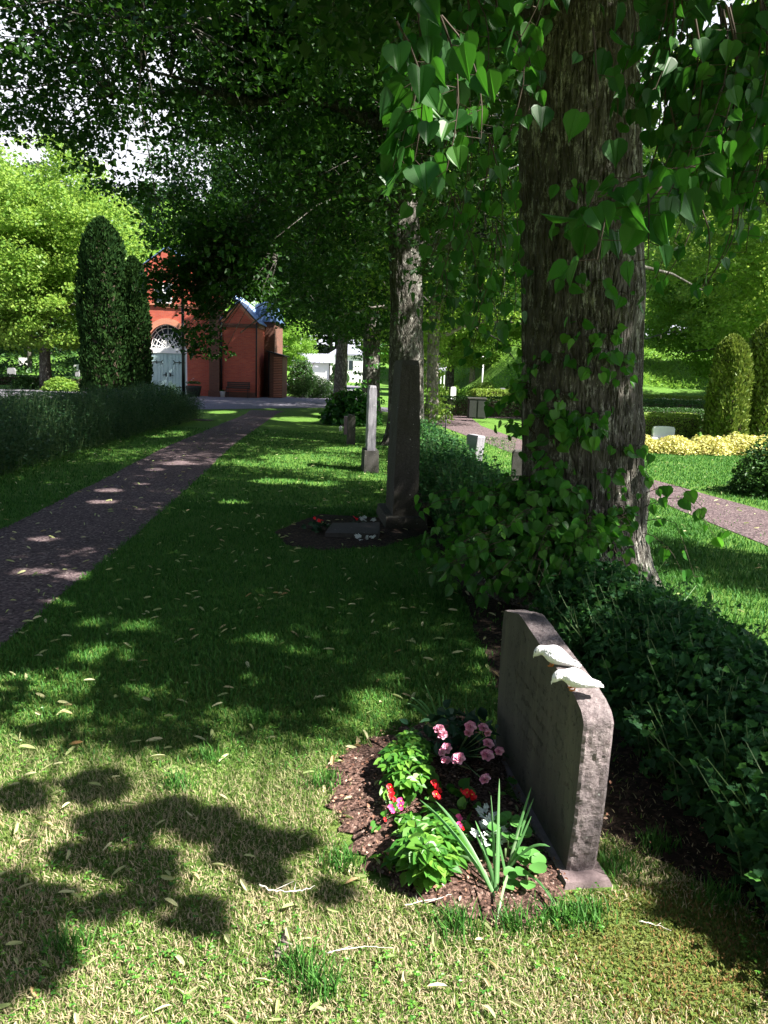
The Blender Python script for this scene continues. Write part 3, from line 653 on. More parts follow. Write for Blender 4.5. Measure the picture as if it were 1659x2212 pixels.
# drooping sprays that hang into view
def dspray(u, v_, Y, n, size, length=.5, du=0, spreadr=.12, k=1):
    for q in range(k):
        top = P(u + r.normal() * spreadr * 300 / Y, v_ + r.normal() * spreadr * 200 / Y, Y + r.normal() * spreadr)
        dr = np.array([du * .3 + r.normal() * .25, r.normal() * .25, -1.0]); dr /= np.linalg.norm(dr)
        pts = [top + dr * length * t + np.array([.05 * math.sin(3 * t), 0, -.1 * t * t]) for t in np.linspace(0, 1, 6)]
        shoot(extra_lf, extra_tw, pts, n, size, r)
for (u, v_, Y, n, size, L, k) in ((890, -60, 2.7, 12, .09, .42, 3), (860, 60, 2.6, 9, .09, .3, 3), (935, 30, 2.9, 10, .088, .35, 3), (830, 130, 2.8, 7, .085, .25, 2), (985, -70, 3.2, 10, .085, .35, 3), (1060, -60, 3.3, 10, .085, .3, 3),
                                  (1160, -110, 3.0, 8, .085, .2, 2), (1110, 50, 3.6, 8, .085, .3, 3), (1340, -40, 3, 7, .085, .25, 1),
                                  (1290, 60, 2.9, 6, .08, .35, 1), (1000, 200, 4.6, 10, .085, .6, 4), (1060, 300, 4.8, 10, .085, .6, 4), (980, 420, 5.0, 10, .085, .6, 4), (1070, 480, 4.9, 9, .085, .5, 4), (1040, 600, 5.4, 8, .085, .4, 3), (950, 560, 5.8, 8, .085, .4, 3),
                                  (1420, 350, 2.7, 9, .085, .25, 2), (1480, 300, 3.4, 9, .075, .35, 3), (1560, 330, 3.8, 9, .075, .35, 4), (1640, 300, 4.0, 9, .075, .35, 4), (1430, 480, 4.5, 8, .08, .3, 2), (1500, 420, 3.6, 9, .075, .3, 4), (1600, 430, 3.6, 9, .075, .3, 4),
                                  (1420, 120, 3.2, 9, .085, .4, 4), (1500, 60, 2.6, 12, .085, .4, 6), (1580, 20, 2.2, 14, .085, .4, 8), (1640, -40, 2.0, 16, .085, .4, 8), (1540, 180, 2.6, 12, .085, .35, 6), (1630, 170, 2.4, 12, .085, .35, 6), (1450, -60, 2.6, 12, .085, .3, 6), (1440, 230, 3.0, 8, .08, .3, 3)):
    if u > 1390 and Y < 3.0: Y = 3.0 + .3 * (v_ > 100); k += 1
    if u > 1390 and v_ > 190: k = max(1, k // 2); n = max(5, n - 2)
    if u > 1390: size *= .82
    dspray(u, v_, Y, n, size, L, 0, .12, k)
for (u0, v0, u1, v1, Y, n, sz) in ((1400, 380, 1260, 470, 2.6, 8, .085), (1330, 400, 1290, 560, 2.5, 6, .085), (1400, 420, 1400, 560, 2.6, 6, .09), (1280, 430, 1260, 560, 2.6, 4, .09), (1450, 390, 1370, 500, 2.7, 6, .095), (1500, 360, 1440, 430, 2.7, 6, .09), (1280, 60, 1290, 230, 2.7, 4, .085)):
    shoot(extra_lf, extra_tw, arc(P(u0, v0, Y), P(u1, v1, Y - .1), .03), n, sz, r)
# shoots sprouting from trunk and foot
foot_lf = MB()
def trunk_x(z): return np.interp(z, [p_[2] for p_ in path1], [p_[0] for p_ in path1])
for q in range(140):
    z = .12 + 1.9 * r.random() ** 2.1; a = math.radians(r.uniform(165, 300)); rr = .42 - .02 * z
    b_ = np.array([trunk_x(z) + rr * math.cos(a), 5.95 + rr * math.sin(a), z]); L = r.uniform(.08, .3) * (1.5 if z < .7 else .8)
    e = b_ + np.array([math.cos(a) * L - .05, math.sin(a) * L, L * r.uniform(-.3, .5)])
    shoot(foot_lf, extra_tw, arc(b_, e, .04, 5), r.integers(4, 8), .085, r)
for q in range(175):       # long low shoots leaning out over the lawn and behind the gravestone
    a = math.radians(r.uniform(170, 262)); L = r.uniform(.5, 1.3) * (1 if a < 4.1 else .85); z0 = r.uniform(.05, .5)
    b_ = np.array([1.5 + .4 * math.cos(a), 5.95 + .4 * math.sin(a), z0])
    e = np.array([1.5 + L * math.cos(a) * 1.0, 5.95 + L * math.sin(a) * 1.15, z0 * .6 + r.uniform(.05, .66) * (1.35 - .55 * L)])
    if e[2] < .12: e[2] = .12
    shoot(foot_lf, extra_tw, arc(b_, e, .16, 7), r.integers(7, 12), .09, r)
for q in range(9):        # sprigs half way up the trunk
    z = r.uniform(1.4, 3.2); a = math.radians(r.uniform(180, 290)); b_ = np.array([trunk_x(z) + .39 * math.cos(a), 5.95 + .39 * math.sin(a), z])
    shoot(foot_lf, extra_tw, arc(b_, b_ + np.array([math.cos(a) * .2, math.sin(a) * .2, -.05]), .04, 5), 5, .085, r)
for (u0, v0, u1, v1, u2, v2, n, sz) in ((1395, 1065, 1470, 1050, 1560, 1150, 5, .085), (1390, 1095, 1480, 1075, 1545, 1160, 7, .09), (1395, 1125, 1460, 1130, 1500, 1245, 5, .085), (1375, 1010, 1410, 1040, 1420, 1090, 4, .08), (1370, 960, 1400, 985, 1390, 1070, 6, .085), (1380, 1150, 1440, 1180, 1470, 1230, 3, .08)):
    Y = 5.3; pts = [P(u0, v0, 5.7), P((u0 + u1) / 2, (v0 + v1) / 2 - 8, Y + .2), P(u1, v1, Y), P((u1 + u2) / 2, (v1 + v2) / 2 - 6, Y - .1), P(u2, v2, Y - .2)]
    shoot(foot_lf, extra_tw, pts, n, sz, r, rad=.003, side=.03, spread=.15)
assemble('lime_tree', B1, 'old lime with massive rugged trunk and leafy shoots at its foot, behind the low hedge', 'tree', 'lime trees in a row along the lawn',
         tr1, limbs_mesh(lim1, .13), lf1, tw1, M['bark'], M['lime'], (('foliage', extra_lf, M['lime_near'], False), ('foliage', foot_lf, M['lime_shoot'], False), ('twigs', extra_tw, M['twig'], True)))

# second lime with the long bough over the lawn
B2 = np.array([.45, 18.6, 0.0])
path2 = [(.45, 18.6, -.1), (.44, 18.6, .6), (.35, 18.6, 3.2), (.2, 18.6, 5.3), (-.25, 18.6, 7.3), (-.62, 18.6, 9.6), (-.9, 18.6, 12)]
tr2 = make_trunk(path2, [.5, .415, .375, .34, .3, .23, .12], .07, 120, .06, .45, 6, 6, .022)
bough = np.array([P(u, v_, Y) for u, v_, Y in ((815, 275, 18.6), (770, 248, 18.4), (720, 226, 18.2), (660, 214, 18.1), (600, 214, 18.0), (540, 224, 17.9), (480, 205, 17.8), (430, 182, 17.6), (370, 165, 17.5), (310, 150, 17.3))])
bough2 = np.array([P(u, v_, Y) for u, v_, Y in ((540, 224, 17.9), (500, 218, 17.6), (450, 200, 17.4), (400, 196, 17.2), (330, 204, 17), (250, 206, 16.8))])
bough3 = np.array([P(u, v_, Y) for u, v_, Y in ((800, 262, 18.6), (780, 220, 18.5), (770, 150, 18.4), (740, 80, 18.3), (700, 10, 18.2))])
lim2 = [bough, bough2, bough3] + limb_paths(np.array(path2), np.random.default_rng(3), 9, 4.2, 10, 7, .5, None, .55)
def keep2(C, r):
    ok = sun_ok(C, r); u, v_, z = projD(C)
    gap = ((np.hypot((u - 295) / 40, (v_ - 335) / 60) < 1) | (np.hypot((u - 60) / 130, (v_ - 95) / 70) < 1) & (r.random(len(C)) < .35) |
           (np.hypot((u - 330) / 110, (v_ - 110) / 60) < 1) & (r.random(len(C)) < .5) | (np.hypot((u - 110) / 130, (v_ - 190) / 70) < 1) & (r.random(len(C)) < .6) |
           (np.hypot((u - 430) / 130, (v_ - 370) / 80) < 1) & (r.random(len(C)) < .75) | (np.hypot((u - 540) / 30, (v_ - 215) / 35) < 1) | (np.hypot((u - 20) / 60, (v_ - 30) / 70) < 1) & (r.random(len(C)) < .3))
    tr = ((u > 838) & (u < 912) & (v_ > 400) & (z < 18.8)) | ((u > 784) & (u < 826) & (v_ > 545))
    yb = np.interp(u, BOUGH[::-1, 0], BOUGH[::-1, 1]); bo = (u > 330) & (u < 815) & (np.abs(v_ - yb) < 20) & (z < 18.6)
    return ok & ~gap & ~tr & ~bo
def view2(C): return view_ok(C, .35)
lf2, tw2, c2 = make_crown((-2.0, 18.0, 8.6), (9.0, 7.5, 6.6), 4300, 48, .55, .115, T_RHOMB, 31, keep2, lim2, .4, .6, view=view2, lowcut=-.97, clump=.3)
rs = np.random.default_rng(72); c2b = over(SLAWN2, 620, 6, 12, rs); c2b = c2b[view2(c2b)]; k2 = keep2(c2b, rs); clusters_to_leaves(lf2, c2b[k2], rs, 48, .6, .115, T_RHOMB, .45, cull=True)
r = np.random.default_rng(8)
low = [P(r.uniform(-30, 250), r.uniform(110, 300), 18 + r.normal() * .6) for _ in range(75)] + [P(u, v_, Y) for u, v_, Y in ((395, 645, 19), (420, 665, 19), (450, 700, 18.8), (430, 735, 18.8), (400, 745, 18.6), (470, 735, 18.6), (485, 760, 18.5), (380, 720, 18.6), (440, 760, 18.6), (350, 600, 19), (375, 620, 19), (340, 640, 19), (365, 650, 19), (395, 600, 19), (450, 620, 19), (500, 640, 19), (520, 630, 19), (480, 655, 19))] + [P(r.uniform(392, 590), r.uniform(480, 645), 18.6 + r.normal() * .5) for _ in range(190)] + [P(r.uniform(400, 480), r.uniform(640, 775), 18.6 + r.normal() * .3) for _ in range(16)] + [P(r.uniform(320, 400), r.uniform(555, 650), 18.6 + r.normal() * .3) for _ in range(34)] + [P(r.uniform(395, 470), r.uniform(560, 700), 18.6 + r.normal() * .3) for _ in range(30)]
clusters_to_leaves(lf2, np.array(low), r, 26, .33, .11, T_RHOMB, .5)
for c in low:
    if np.linalg.norm(c - P(600, 560, 18.5)) < 3: tw2.tube(arc(P(600, 560, 18.5), c, .1, 5), [.012, .01, .008, .006, .004], 4, False)
assemble('lime_tree', B2, 'lime with grey ridged trunk behind the lichened pillar, one long bough reaching over the lawn', 'tree', 'lime trees in a row along the lawn',
         tr2, limbs_mesh(lim2, .16), lf2, tw2, M['bark'], M['lime'])

B3 = np.array([-.72, 33.0, 0.0])
path3 = [(-.72, 33, -.1), (-.7, 33, .8), (-.72, 33, 3.5), (-.8, 33, 6), (-.9, 33, 11)]
tr3 = make_trunk(path3, [.45, .36, .33, .29, .1], .1, 72, .1, .4, 5, 9, .02)
lim3 = limb_paths(np.array(path3), np.random.default_rng(4), 9, 3.4, 9, 6, .4, None, .55)
lf3, tw3, c3 = make_crown((-1.4, 32, 8.0), (8.0, 6.5, 6.4), 2000, 46, .7, .15, T_RHOMB, 41, sun_ok, lim3, .15, .6, view=lambda C: view_ok(C, .5), lowcut=-.96, clump=.3)
r = np.random.default_rng(18); sh3, st3 = MB(), MB()
for q in range(90):
    z = r.uniform(.2, 3) ; a = r.uniform(0, 6.28); b_ = np.array([-.72 + .36 * math.cos(a), 33 + .36 * math.sin(a), z]); shoot(sh3, st3, arc(b_, b_ + np.array([math.cos(a), math.sin(a), .2]) * r.uniform(.2, .5), .05, 4), 6, .13, r, T_RHOMB)
assemble('lime_tree', B3, 'slimmer lime behind the tall grey gravestone, leafy shoots along its trunk', 'tree', 'lime trees in a row along the lawn',
         tr3, limbs_mesh(lim3, .12), lf3, tw3, M['bark'], M['lime'], (('foliage', sh3, M['lime_shoot'], False),))

B4 = np.array([-2.6, 44.0, 0.0]); path4 = [(-2.6, 44, -.1), (-2.6, 44, 1), (-2.5, 44, 6), (-2.4, 44, 12)]
tr4 = make_trunk(path4, [.4, .34, .28, .1], .1, 48, .15, .4, 5, 12, .01)
lim4 = limb_paths(np.array(path4), np.random.default_rng(6), 8, 4, 10, 6, .4)
lf4, tw4, c4 = make_crown((-2.0, 43, 9.2), (7.5, 6.5, 6.0), 1500, 46, .8, .18, T_RHOMB, 51, sun_ok, lim4, .1, .6, view=lambda C: view_ok(C, .4), lowcut=-.9, clump=.3)
rs = np.random.default_rng(73); c4b = over([(-15.0, 47.2), (-6.2, 47.2), (-6.2, 52), (-15.0, 52)], 330, 9, 15, rs); c4b = c4b[view_ok(c4b, .5)]; clusters_to_leaves(lf4, c4b, rs, 46, .8, .18, T_RHOMB, .5)
# stands behind the third one as seen from the lawn
assemble('lime_tree', B4, 'farthest lime of the row, by the drive in front of the chapel', 'tree', 'lime trees in a row along the lawn', tr4, limbs_mesh(lim4, .12), lf4, tw4, M['bark'], M['lime'])

BI = np.array([1.5, 27.2, 0.0]); pathI = [(1.45, 27.2, -.1), (1.5, 27.2, 1), (1.45, 27.2, 3), (1.55, 27.2, 6), (1.6, 27.2, 9)]
trI = make_trunk(pathI, [.26, .2, .19, .15, .06], .12, 60, .08, .4, 5, 14, .012)
limI = limb_paths(np.array(pathI), np.random.default_rng(9), 8, 2.6, 7, 4, .5)
lfI, twI, cI = make_crown((2.6, 27, 6.8), (5.0, 4.5, 5.0), 1100, 46, .6, .13, T_RHOMB, 61, sun_ok, limI, .2, .6, view=lambda C: view_ok(C, .2), lowcut=-.95, clump=.33)
shI, stI = MB(), MB(); r = np.random.default_rng(28)
for q in range(170):
    z = r.uniform(.05, 3.4) if q % 3 else r.uniform(.05, .7); a = r.uniform(0, 6.28); b_ = np.array([1.5 + .2 * math.cos(a), 27.2 + .2 * math.sin(a), z]); L = r.uniform(.15, .4) * (1.5 if z < .7 else 1)
    shoot(shI, stI, arc(b_, b_ + np.array([math.cos(a), math.sin(a), .2]) * L, .05, 4), 6, .13, r, T_RHOMB)
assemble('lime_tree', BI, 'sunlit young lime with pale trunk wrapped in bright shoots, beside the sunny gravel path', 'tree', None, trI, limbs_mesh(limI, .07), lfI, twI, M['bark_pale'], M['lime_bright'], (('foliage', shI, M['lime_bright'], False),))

# ---------------------------------------------------------------- background trees (shared shapes)
def bg_tree(kind, name, seed, H, Rr, trunk_r, z0, leafsize, nC, per, leaf, bk, rad=.9, lean=0.0):
    root = empty(name, (0, 0, 0), 'x', 'tree')
    path = [(0, 0, -.6), (lean * .1, 0, 1), (lean, 0, z0 + 1), (lean * 1.5, 0, H * .9)]
    tr = make_trunk(path, [trunk_r * 1.2, trunk_r, trunk_r * .8, .05], .08, 20, .3, .3, 5, seed)
    lm = limb_paths(np.array(path), np.random.default_rng(seed), 7, z0, H * .75, Rr * .9, .6)
    obj('trunk', tr, bk, root, True); obj('branches', limbs_mesh(lm, trunk_r * .4, .03, 5), bk, root, True)
    if kind == 'round':
        lf, tw, c = make_crown((lean, 0, (H + z0) / 2), (Rr, Rr, (H - z0) / 2), nC, per, rad, leafsize, T_RHOMB, seed, None, (), 0, .4, .45, clump=.36)
    else:
        r = np.random.default_rng(seed); t = r.random(nC) ** .8; zz = z0 + (H - z0) * t; rr = Rr * (1 - t) ** .85 * (.5 + .5 * r.random(nC) ** .5); a = r.random(nC) * 6.28
        C = np.stack([rr * np.cos(a), rr * np.sin(a), zz - rr * .25], 1); lf = MB(); clusters_to_leaves(lf, C, r, per, rad, leafsize, T_RHOMB, .3, .8, .8)
    obj('crown', lf, leaf, root); return root
PROTO = {}
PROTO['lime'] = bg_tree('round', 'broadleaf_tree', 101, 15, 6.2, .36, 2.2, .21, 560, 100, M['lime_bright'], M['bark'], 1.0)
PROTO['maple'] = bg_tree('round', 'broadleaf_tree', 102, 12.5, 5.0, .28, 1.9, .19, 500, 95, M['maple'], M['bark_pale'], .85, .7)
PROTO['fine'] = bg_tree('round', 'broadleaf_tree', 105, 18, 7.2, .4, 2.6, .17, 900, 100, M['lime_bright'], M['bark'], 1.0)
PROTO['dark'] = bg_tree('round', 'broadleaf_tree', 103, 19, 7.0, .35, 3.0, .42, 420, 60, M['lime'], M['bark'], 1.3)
PROTO['spruce'] = bg_tree('cone', 'spruce_tree', 104, 23, 4.2, .3, 3.5, .5, 420, 50, M['conifer'], M['bark'], 1.0)
used = set()
def plant(kind, x, y, s, label, group, rz=None, sz=1.0):
    o = PROTO[kind] if kind not in used else copy_tree(PROTO[kind]); used.add(kind)
    o.location = (x, y, float(groundz(x, y))); o.rotation_euler = (0, 0, rz if rz is not None else (x * 3.7 + y) % 6.28); o.scale = (s, s, s * sz)
    o['label'] = label; o['group'] = group; return o
GB = 'unseen trees added to block sky light'
for x, y, lab in ((-3.5, -11, 'unseen tree added directly behind the photographer to block sky light'), (-11, -8.5, 'unseen tree added behind and to the left of the photographer to block sky light'), (-15.5, 1.5, 'tree added left of the gravel path, outside the picture, to block sky light'), (4, -14, 'unseen tree added behind and to the right of the photographer to block sky light'), (-20, 14, 'tree added left of the tall border, outside the picture, to block sky light')):
    plant('dark', x, y, .92, lab, GB)  # unseen trees, added to hold back sky light and deepen the shade
GL = 'sunny trees beyond the gravel yard'
plant('lime', -21.4, 50.5, 1.0, 'sunlit tree with a mossy trunk and bright leafy tuft at its foot, beyond the yard', GL)
plant('lime', -26.0, 50.0, 1.05, 'sunlit tree at the far left edge, pale trunk beside a small clipped shrub', GL, sz=.95)
plant('maple', -17.5, 64, 1.1, 'bright tree rising between the mossy-trunked tree and the dark columnar conifers', GL)
GM = 'trees behind the chapel'
plant('maple', -10.8, 76, .78, 'small bright green tree peeping over the chapel roof ridge', GM, sz=.85)
plant('dark', -2.5, 150, 1.0, 'tall dark tree directly behind the white building', GM)
GR = 'sunny trees beyond the hedges'
plant('maple', 19.2, 48, 1.12, 'bright maple with a pale leaning trunk above the clipped hedges', GR, rz=0.3)
plant('lime', 27.5, 52, .95, 'bright tree towering behind the two golden conifers', GR)
plant('lime', 14.0, 62, .9, 'sunlit tree seen just right of the massive lime trunk', GR)
plant('fine', 17.2, 33.5, 1.0, 'tall sunny tree filling the gap between massive lime trunk and golden conifers', GR, rz=1.2)
plant('lime', 20.5, 43, .85, 'sunny tree at the right edge whose lowest boughs hang above the golden conifers', GR, rz=2.6)
GC = 'trees on the slope behind the lamp'
plant('lime', 5.0, 66, 1.0, 'tree on the slope just left of the mushroom-headed lamp', GC)
plant('maple', 9.5, 92, 1.1, 'tree on the slope straight above the mushroom-headed lamp', GC)
plant('lime', 1.5, 88, 1.1, 'tree behind the little open porch building', GC)
GW = 'dark trees of the far wood'
rw = np.random.default_rng(77); spots = []
for x in np.arange(-92, 110, 8.2):
    spots.append((x + rw.uniform(-2.5, 2.5), 128 + rw.uniform(-8, 14) - (26 if abs(x) > 30 else 0) - (18 if abs(x) > 50 else 0)))
for x in np.arange(-60, 90, 13):
    spots.append((x + rw.uniform(-3, 3), 112 + rw.uniform(-6, 6) - (28 if abs(x) > 22 else 0)))
spots += [(-24, 74), (-31, 70), (-38, 66), (-17.5, 80), (-45, 74), (-28, 84), (22, 74), (30, 70), (38, 62), (46, 58)]
SMALL = {(-24, 74), (-31, 70), (-38, 66), (-17.5, 80), (-45, 74), (-28, 84)}
k = 0
for x, y in spots:
    if -20 < x < 1 and y < 140: y = 146 + (k % 3) * 5
    if 1 < x < 14 and y < 112: y = 124
    kind = 'dark' if k % 2 else 'spruce'; k += 1
    plant(kind, float(x), float(y), float(rw.uniform(.85, 1.15)) * (.6 if (x, y) in SMALL or x < -40 and y < 110 else 1), 'dark broad crowned tree standing in the far wood' if kind == 'dark' else 'dark pointed spruce standing in the far wood', GW + (' with broad crowns' if kind == 'dark' else ', spruces'))
# the wood behind them, one mass
r = np.random.default_rng(99); n = 1500; xs = r.uniform(-150, 160, n); ys = 150 + r.uniform(0, 22, n) - 30 * (np.abs(xs) > 40); zz = groundz(xs, ys) + r.uniform(0, 1, n) ** .8 * 21
wd = MB(); clusters_to_leaves(wd, np.stack([xs, ys, zz], 1), r, 34, 2.6, 1.0, T_RHOMB, .8)
tag(obj('woods', wd, M['lime']), 'dense wood closing the view behind the churchyard', None, None, 'stuff')

# columnar conifers
def thuja(name, x, y, H, w, n, leaf, label, group, seed, size=.16):
    r = np.random.default_rng(seed); root = empty(name, (x, y, 0), label, 'conifer', group)
    prof = lambda t: w / 2 * np.minimum(1, (t / .05) ** .5 * .8 + .2) * np.clip(1.04 - .8 * np.clip((t - .75) / .25, 0, 1) ** 2.8 - .2 * t, 0, 1)
    t = r.random(n) ** .95; a = r.random(n) * 2 * np.pi; z = t * H
    bump_ = 1 + .42 * (fbm(np.cos(a) * 2.6 + seed, np.sin(a) * 2.2, z * 1.1, 3, seed) - .5) * 2
    rr = prof(t) * bump_ * (.86 + .16 * r.random(n))
    Pt = np.stack([rr * np.cos(a), rr * np.sin(a), z + .02], 1)
    X = np.stack([np.cos(a) * .5, np.sin(a) * .5, .9 + 0 * a], 1) + r.normal(size=(n, 3)) * .35; Nn = np.stack([np.cos(a), np.sin(a), .2 + 0 * a], 1) + r.normal(size=(n, 3)) * .5
    lf = MB(); leaves(lf, Pt, X, Nn, size * (.6 + .7 * r.random(n)), T_OVAL); obj('foliage', lf, leaf, root)
    core = MB(); core.lathe([(max(.02, float(prof(np.array(q))) * .8), q * H) for q in np.linspace(0.01, .97, 14)], n=14); obj('trunk', core, M['twig'], root, True); return root
g = 'dark columnar conifers behind the hedge'
thuja('columnar_conifer', G(232, 856)[0], 42.5, 8.9, 2.35, 15000, M['thuja'], 'taller, broader dark columnar conifer standing left of its twin by the chapel door', g, 1, .2)
thuja('columnar_conifer', G(309, 856)[0], 43.2, 7.1, 1.55, 10000, M['thuja'], 'shorter, slimmer dark columnar conifer next to the chapel door', g, 2, .2)
g = 'golden columnar conifers beyond the hedges'
thuja('columnar_conifer', 9.75, 23.2, 2.95, 1.05, 9000, M['thuja_bright'], 'golden columnar conifer fully in view behind the yellow shrubs', g, 3, .12)
thuja('columnar_conifer', 11.3, 24.0, 3.6, 1.3, 9000, M['thuja_bright'], 'golden columnar conifer cut by the right edge of the picture', g, 4, .12)

# ---------------------------------------------------------------- hedges, shrubs, borders
def hedge(name, pts, width, height, n, size, leaf, label, cat='hedge', group=None, seed=1, tpl=T_RHOMB, wob=.06, soft=.0, core=True):
    pts = np.array(pts, float); d = np.concatenate([[0], np.cumsum(np.linalg.norm(np.diff(pts, axis=0), axis=1))]); L = d[-1]; r = np.random.default_rng(seed)
    base = np.array([pts[0][0], pts[0][1], 0]); root = empty(name, base, label, cat, group)
    t = r.random(n) * L; q = r.random(n) * (2 * height + width); cx = np.interp(t, d, pts[:, 0]); cy = np.interp(t, d, pts[:, 1])
    seg = np.clip(np.searchsorted(d, t) - 1, 0, len(pts) - 2); tx = unit(pts[1:] - pts[:-1])[seg]; nx = np.stack([tx[:, 1], -tx[:, 0]], 1)
    s = np.where(q < height, -width / 2, np.where(q > height + width, width / 2, q - height - width / 2)); z = np.where(q < height, q, np.where(q > height + width, 2 * height + width - q, height))
    e = int(n * .08); t[:e] = np.where(r.random(e) < .5, 0, L); s[:e] = r.uniform(-.5, .5, e) * width; z[:e] = r.random(e) * height; cx[:e] = np.interp(t[:e], d, pts[:, 0]); cy[:e] = np.interp(t[:e], d, pts[:, 1])
    rc = min(width, height) * .18
    k = wob * (fbm(t * 1.3, s * 2 + 7, z * 2, 3, seed) - .5) * 2
    corner = np.clip((np.abs(s) / (width / 2) + z / height - 1.6) / .4, 0, 1)
    s = s * (1 + k / (width / 2)) * (1 - .12 * corner); z = np.maximum(.01, z * (1 + k / height) * (1 - .1 * corner))
    dep = r.random(n) ** 2 * .1 * width; s = s * (1 - dep / width)
    Pt = np.stack([cx + nx[:, 0] * s, cy + nx[:, 1] * s, z + soft * r.random(n) ** 3], 1)
    X, Nn = orient(n, r, -.3, .4); Nn[:, :2] += nx * (s / (width / 2))[:, None] * .8
    lf = MB(); leaves(lf, Pt - base, X, Nn, size * (.6 + .7 * r.random(n)), tpl); obj('foliage', lf, leaf, root)
    if core:
        cb = MB(); npt = len(pts)
        nv = []
        for i_ in range(npt):
            tv = unit((pts[min(i_ + 1, npt - 1)] - pts[max(i_ - 1, 0)])[None])[0]; nn = np.array([tv[1], -tv[0]]); c_ = pts[i_] + tv * (.06 if i_ == 0 else -.06 if i_ == npt - 1 else 0)
            for sx, zz_ in ((-.42, 0.0), (-.4, .85), (.4, .85), (.42, 0.0)): nv.append((*(c_ + nn * sx * width - base[:2]), zz_ * height + .001))
        cb.add(nv, [(4 * i_ + k_, 4 * i_ + 4 + k_, 4 * i_ + 5 + k_, 4 * i_ + 1 + k_) for i_ in range(npt - 1) for k_ in range(3)], [(0, 1, 2, 3), tuple(4 * npt - 4 + k_ for k_ in (3, 2, 1, 0))])
        obj('branches', cb, M['twig'], root)
    return root
g = 'clipped hedges beyond the sunny path'
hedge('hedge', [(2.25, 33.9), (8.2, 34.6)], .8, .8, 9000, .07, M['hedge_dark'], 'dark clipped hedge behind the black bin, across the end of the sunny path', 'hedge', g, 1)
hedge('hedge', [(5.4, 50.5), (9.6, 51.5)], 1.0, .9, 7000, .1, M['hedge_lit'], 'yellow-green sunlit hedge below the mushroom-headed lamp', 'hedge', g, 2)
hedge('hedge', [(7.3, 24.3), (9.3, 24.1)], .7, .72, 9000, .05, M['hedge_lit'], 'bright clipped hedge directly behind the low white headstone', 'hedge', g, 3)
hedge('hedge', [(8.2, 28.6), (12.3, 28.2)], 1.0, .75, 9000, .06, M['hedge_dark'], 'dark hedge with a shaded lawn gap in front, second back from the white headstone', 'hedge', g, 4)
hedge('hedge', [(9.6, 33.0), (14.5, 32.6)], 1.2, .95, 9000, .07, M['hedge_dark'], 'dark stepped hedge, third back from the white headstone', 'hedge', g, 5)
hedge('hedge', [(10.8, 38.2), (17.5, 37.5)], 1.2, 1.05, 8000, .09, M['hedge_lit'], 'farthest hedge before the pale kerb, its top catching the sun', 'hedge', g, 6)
hedge('hedge', [(-27.5, 42), (-21.6, 41)], 1.6, .95, 7000, .1, M['hedge_lit'], 'small clipped shrub with sunny top at the far left edge of the yard', 'hedge', None, 7)
hedge('hedge', [(-32, 58), (-16, 59)], 1.0, .7, 7000, .12, M['hedge_dark'], 'low dark hedge under the white headstones beyond the yard', 'hedge', None, 8)

def shrub(name, x, y, rx, ry, h, n, size, leaf, label, group=None, seed=1, tpl=T_RHOMB, stems=10, cat='shrub', droop=.2, z=None):
    r = np.random.default_rng(seed); z0 = float(groundz(x, y)) if z is None else z; root = empty(name, (x, y, z0), label, cat, group)
    d = unit(r.normal(size=(n, 3))); d[:, 2] = np.abs(d[:, 2]); q = r.random((n, 1)) ** .35
    k = 1 + .22 * (fbm(d[:, 0] * 2.5 + seed, d[:, 1] * 2.5, d[:, 2] * 2.5, 3, seed) - .5)[:, None] * 2
    Pt = d * q * k * np.array([rx, ry, h]); Pt[:, 2] += .03
    X, Nn = orient(n, r, droop, .8); Nn += d * .8; lf = MB(); leaves(lf, Pt, X, Nn, size * (.6 + .7 * r.random(n)), tpl); obj('foliage', lf, leaf, root)
    st = MB()
    for i_ in range(stems):
        a = r.random() * 6.28; e = r.uniform(.3, .8); st.tube([(0.02 * math.cos(a), .02 * math.sin(a), 0), (rx * e * .5 * math.cos(a), ry * e * .5 * math.sin(a), h * .5), (rx * e * math.cos(a), ry * e * math.sin(a), h * .9)], [.02 * h, .014 * h, .006 * h], 5, False)
    obj('stems', st, M['twig'], root); return root
shrub('shrub', -1.15, 25.5, 1.0, .9, 1.15, 2600, .13, M['lime_near'], 'leafy lime-like shrub behind the small rough headstone', None, 5, T_HEART)
shrub('shrub', 6.1, 12.0, .85, .8, .95, 6500, .07, M['hedge_dark'], 'rounded green bush at the right edge beside the sunny gravel path', None, 6, T_OVAL)
shrub('shrub', -4.7, 52, 1.75, 1.4, 1.45, 9000, .12, M['hedge_dark'], 'large rounded grassy shrub mound right of the chapel', None, 7, T_BRACT)
shrub('shrub', -6.3, 59, 1.2, 1.0, 2.6, 4000, .16, M['hedge_dark'], 'loose green shrub between the chapel annex and the carport', None, 8)
shrub('shrub', -19.6, 48.2, 1.0, .8, .85, 3000, .14, M['lime_bright'], 'bright leafy tuft at the foot of the mossy-trunked tree', None, 9)
shrub('shrub', -22.6, 50, .8, .8, .8, 2500, .12, M['hedge_dark'], 'feathery green plant left of the bright leafy tuft', None, 10)
g = 'sunlit shrubs under the lamp'
shrub('shrub', 7.0, 60, 1.3, .9, 1.3, 4500, .12, M['hedge_lit'], 'bright rounded shrub left of the mushroom-headed lamp pole', g, 11)
shrub('shrub', 9.4, 60, 1.5, .9, 1.15, 4500, .12, M['hedge_lit'], 'bright rounded shrub right of the mushroom-headed lamp pole', g, 12)
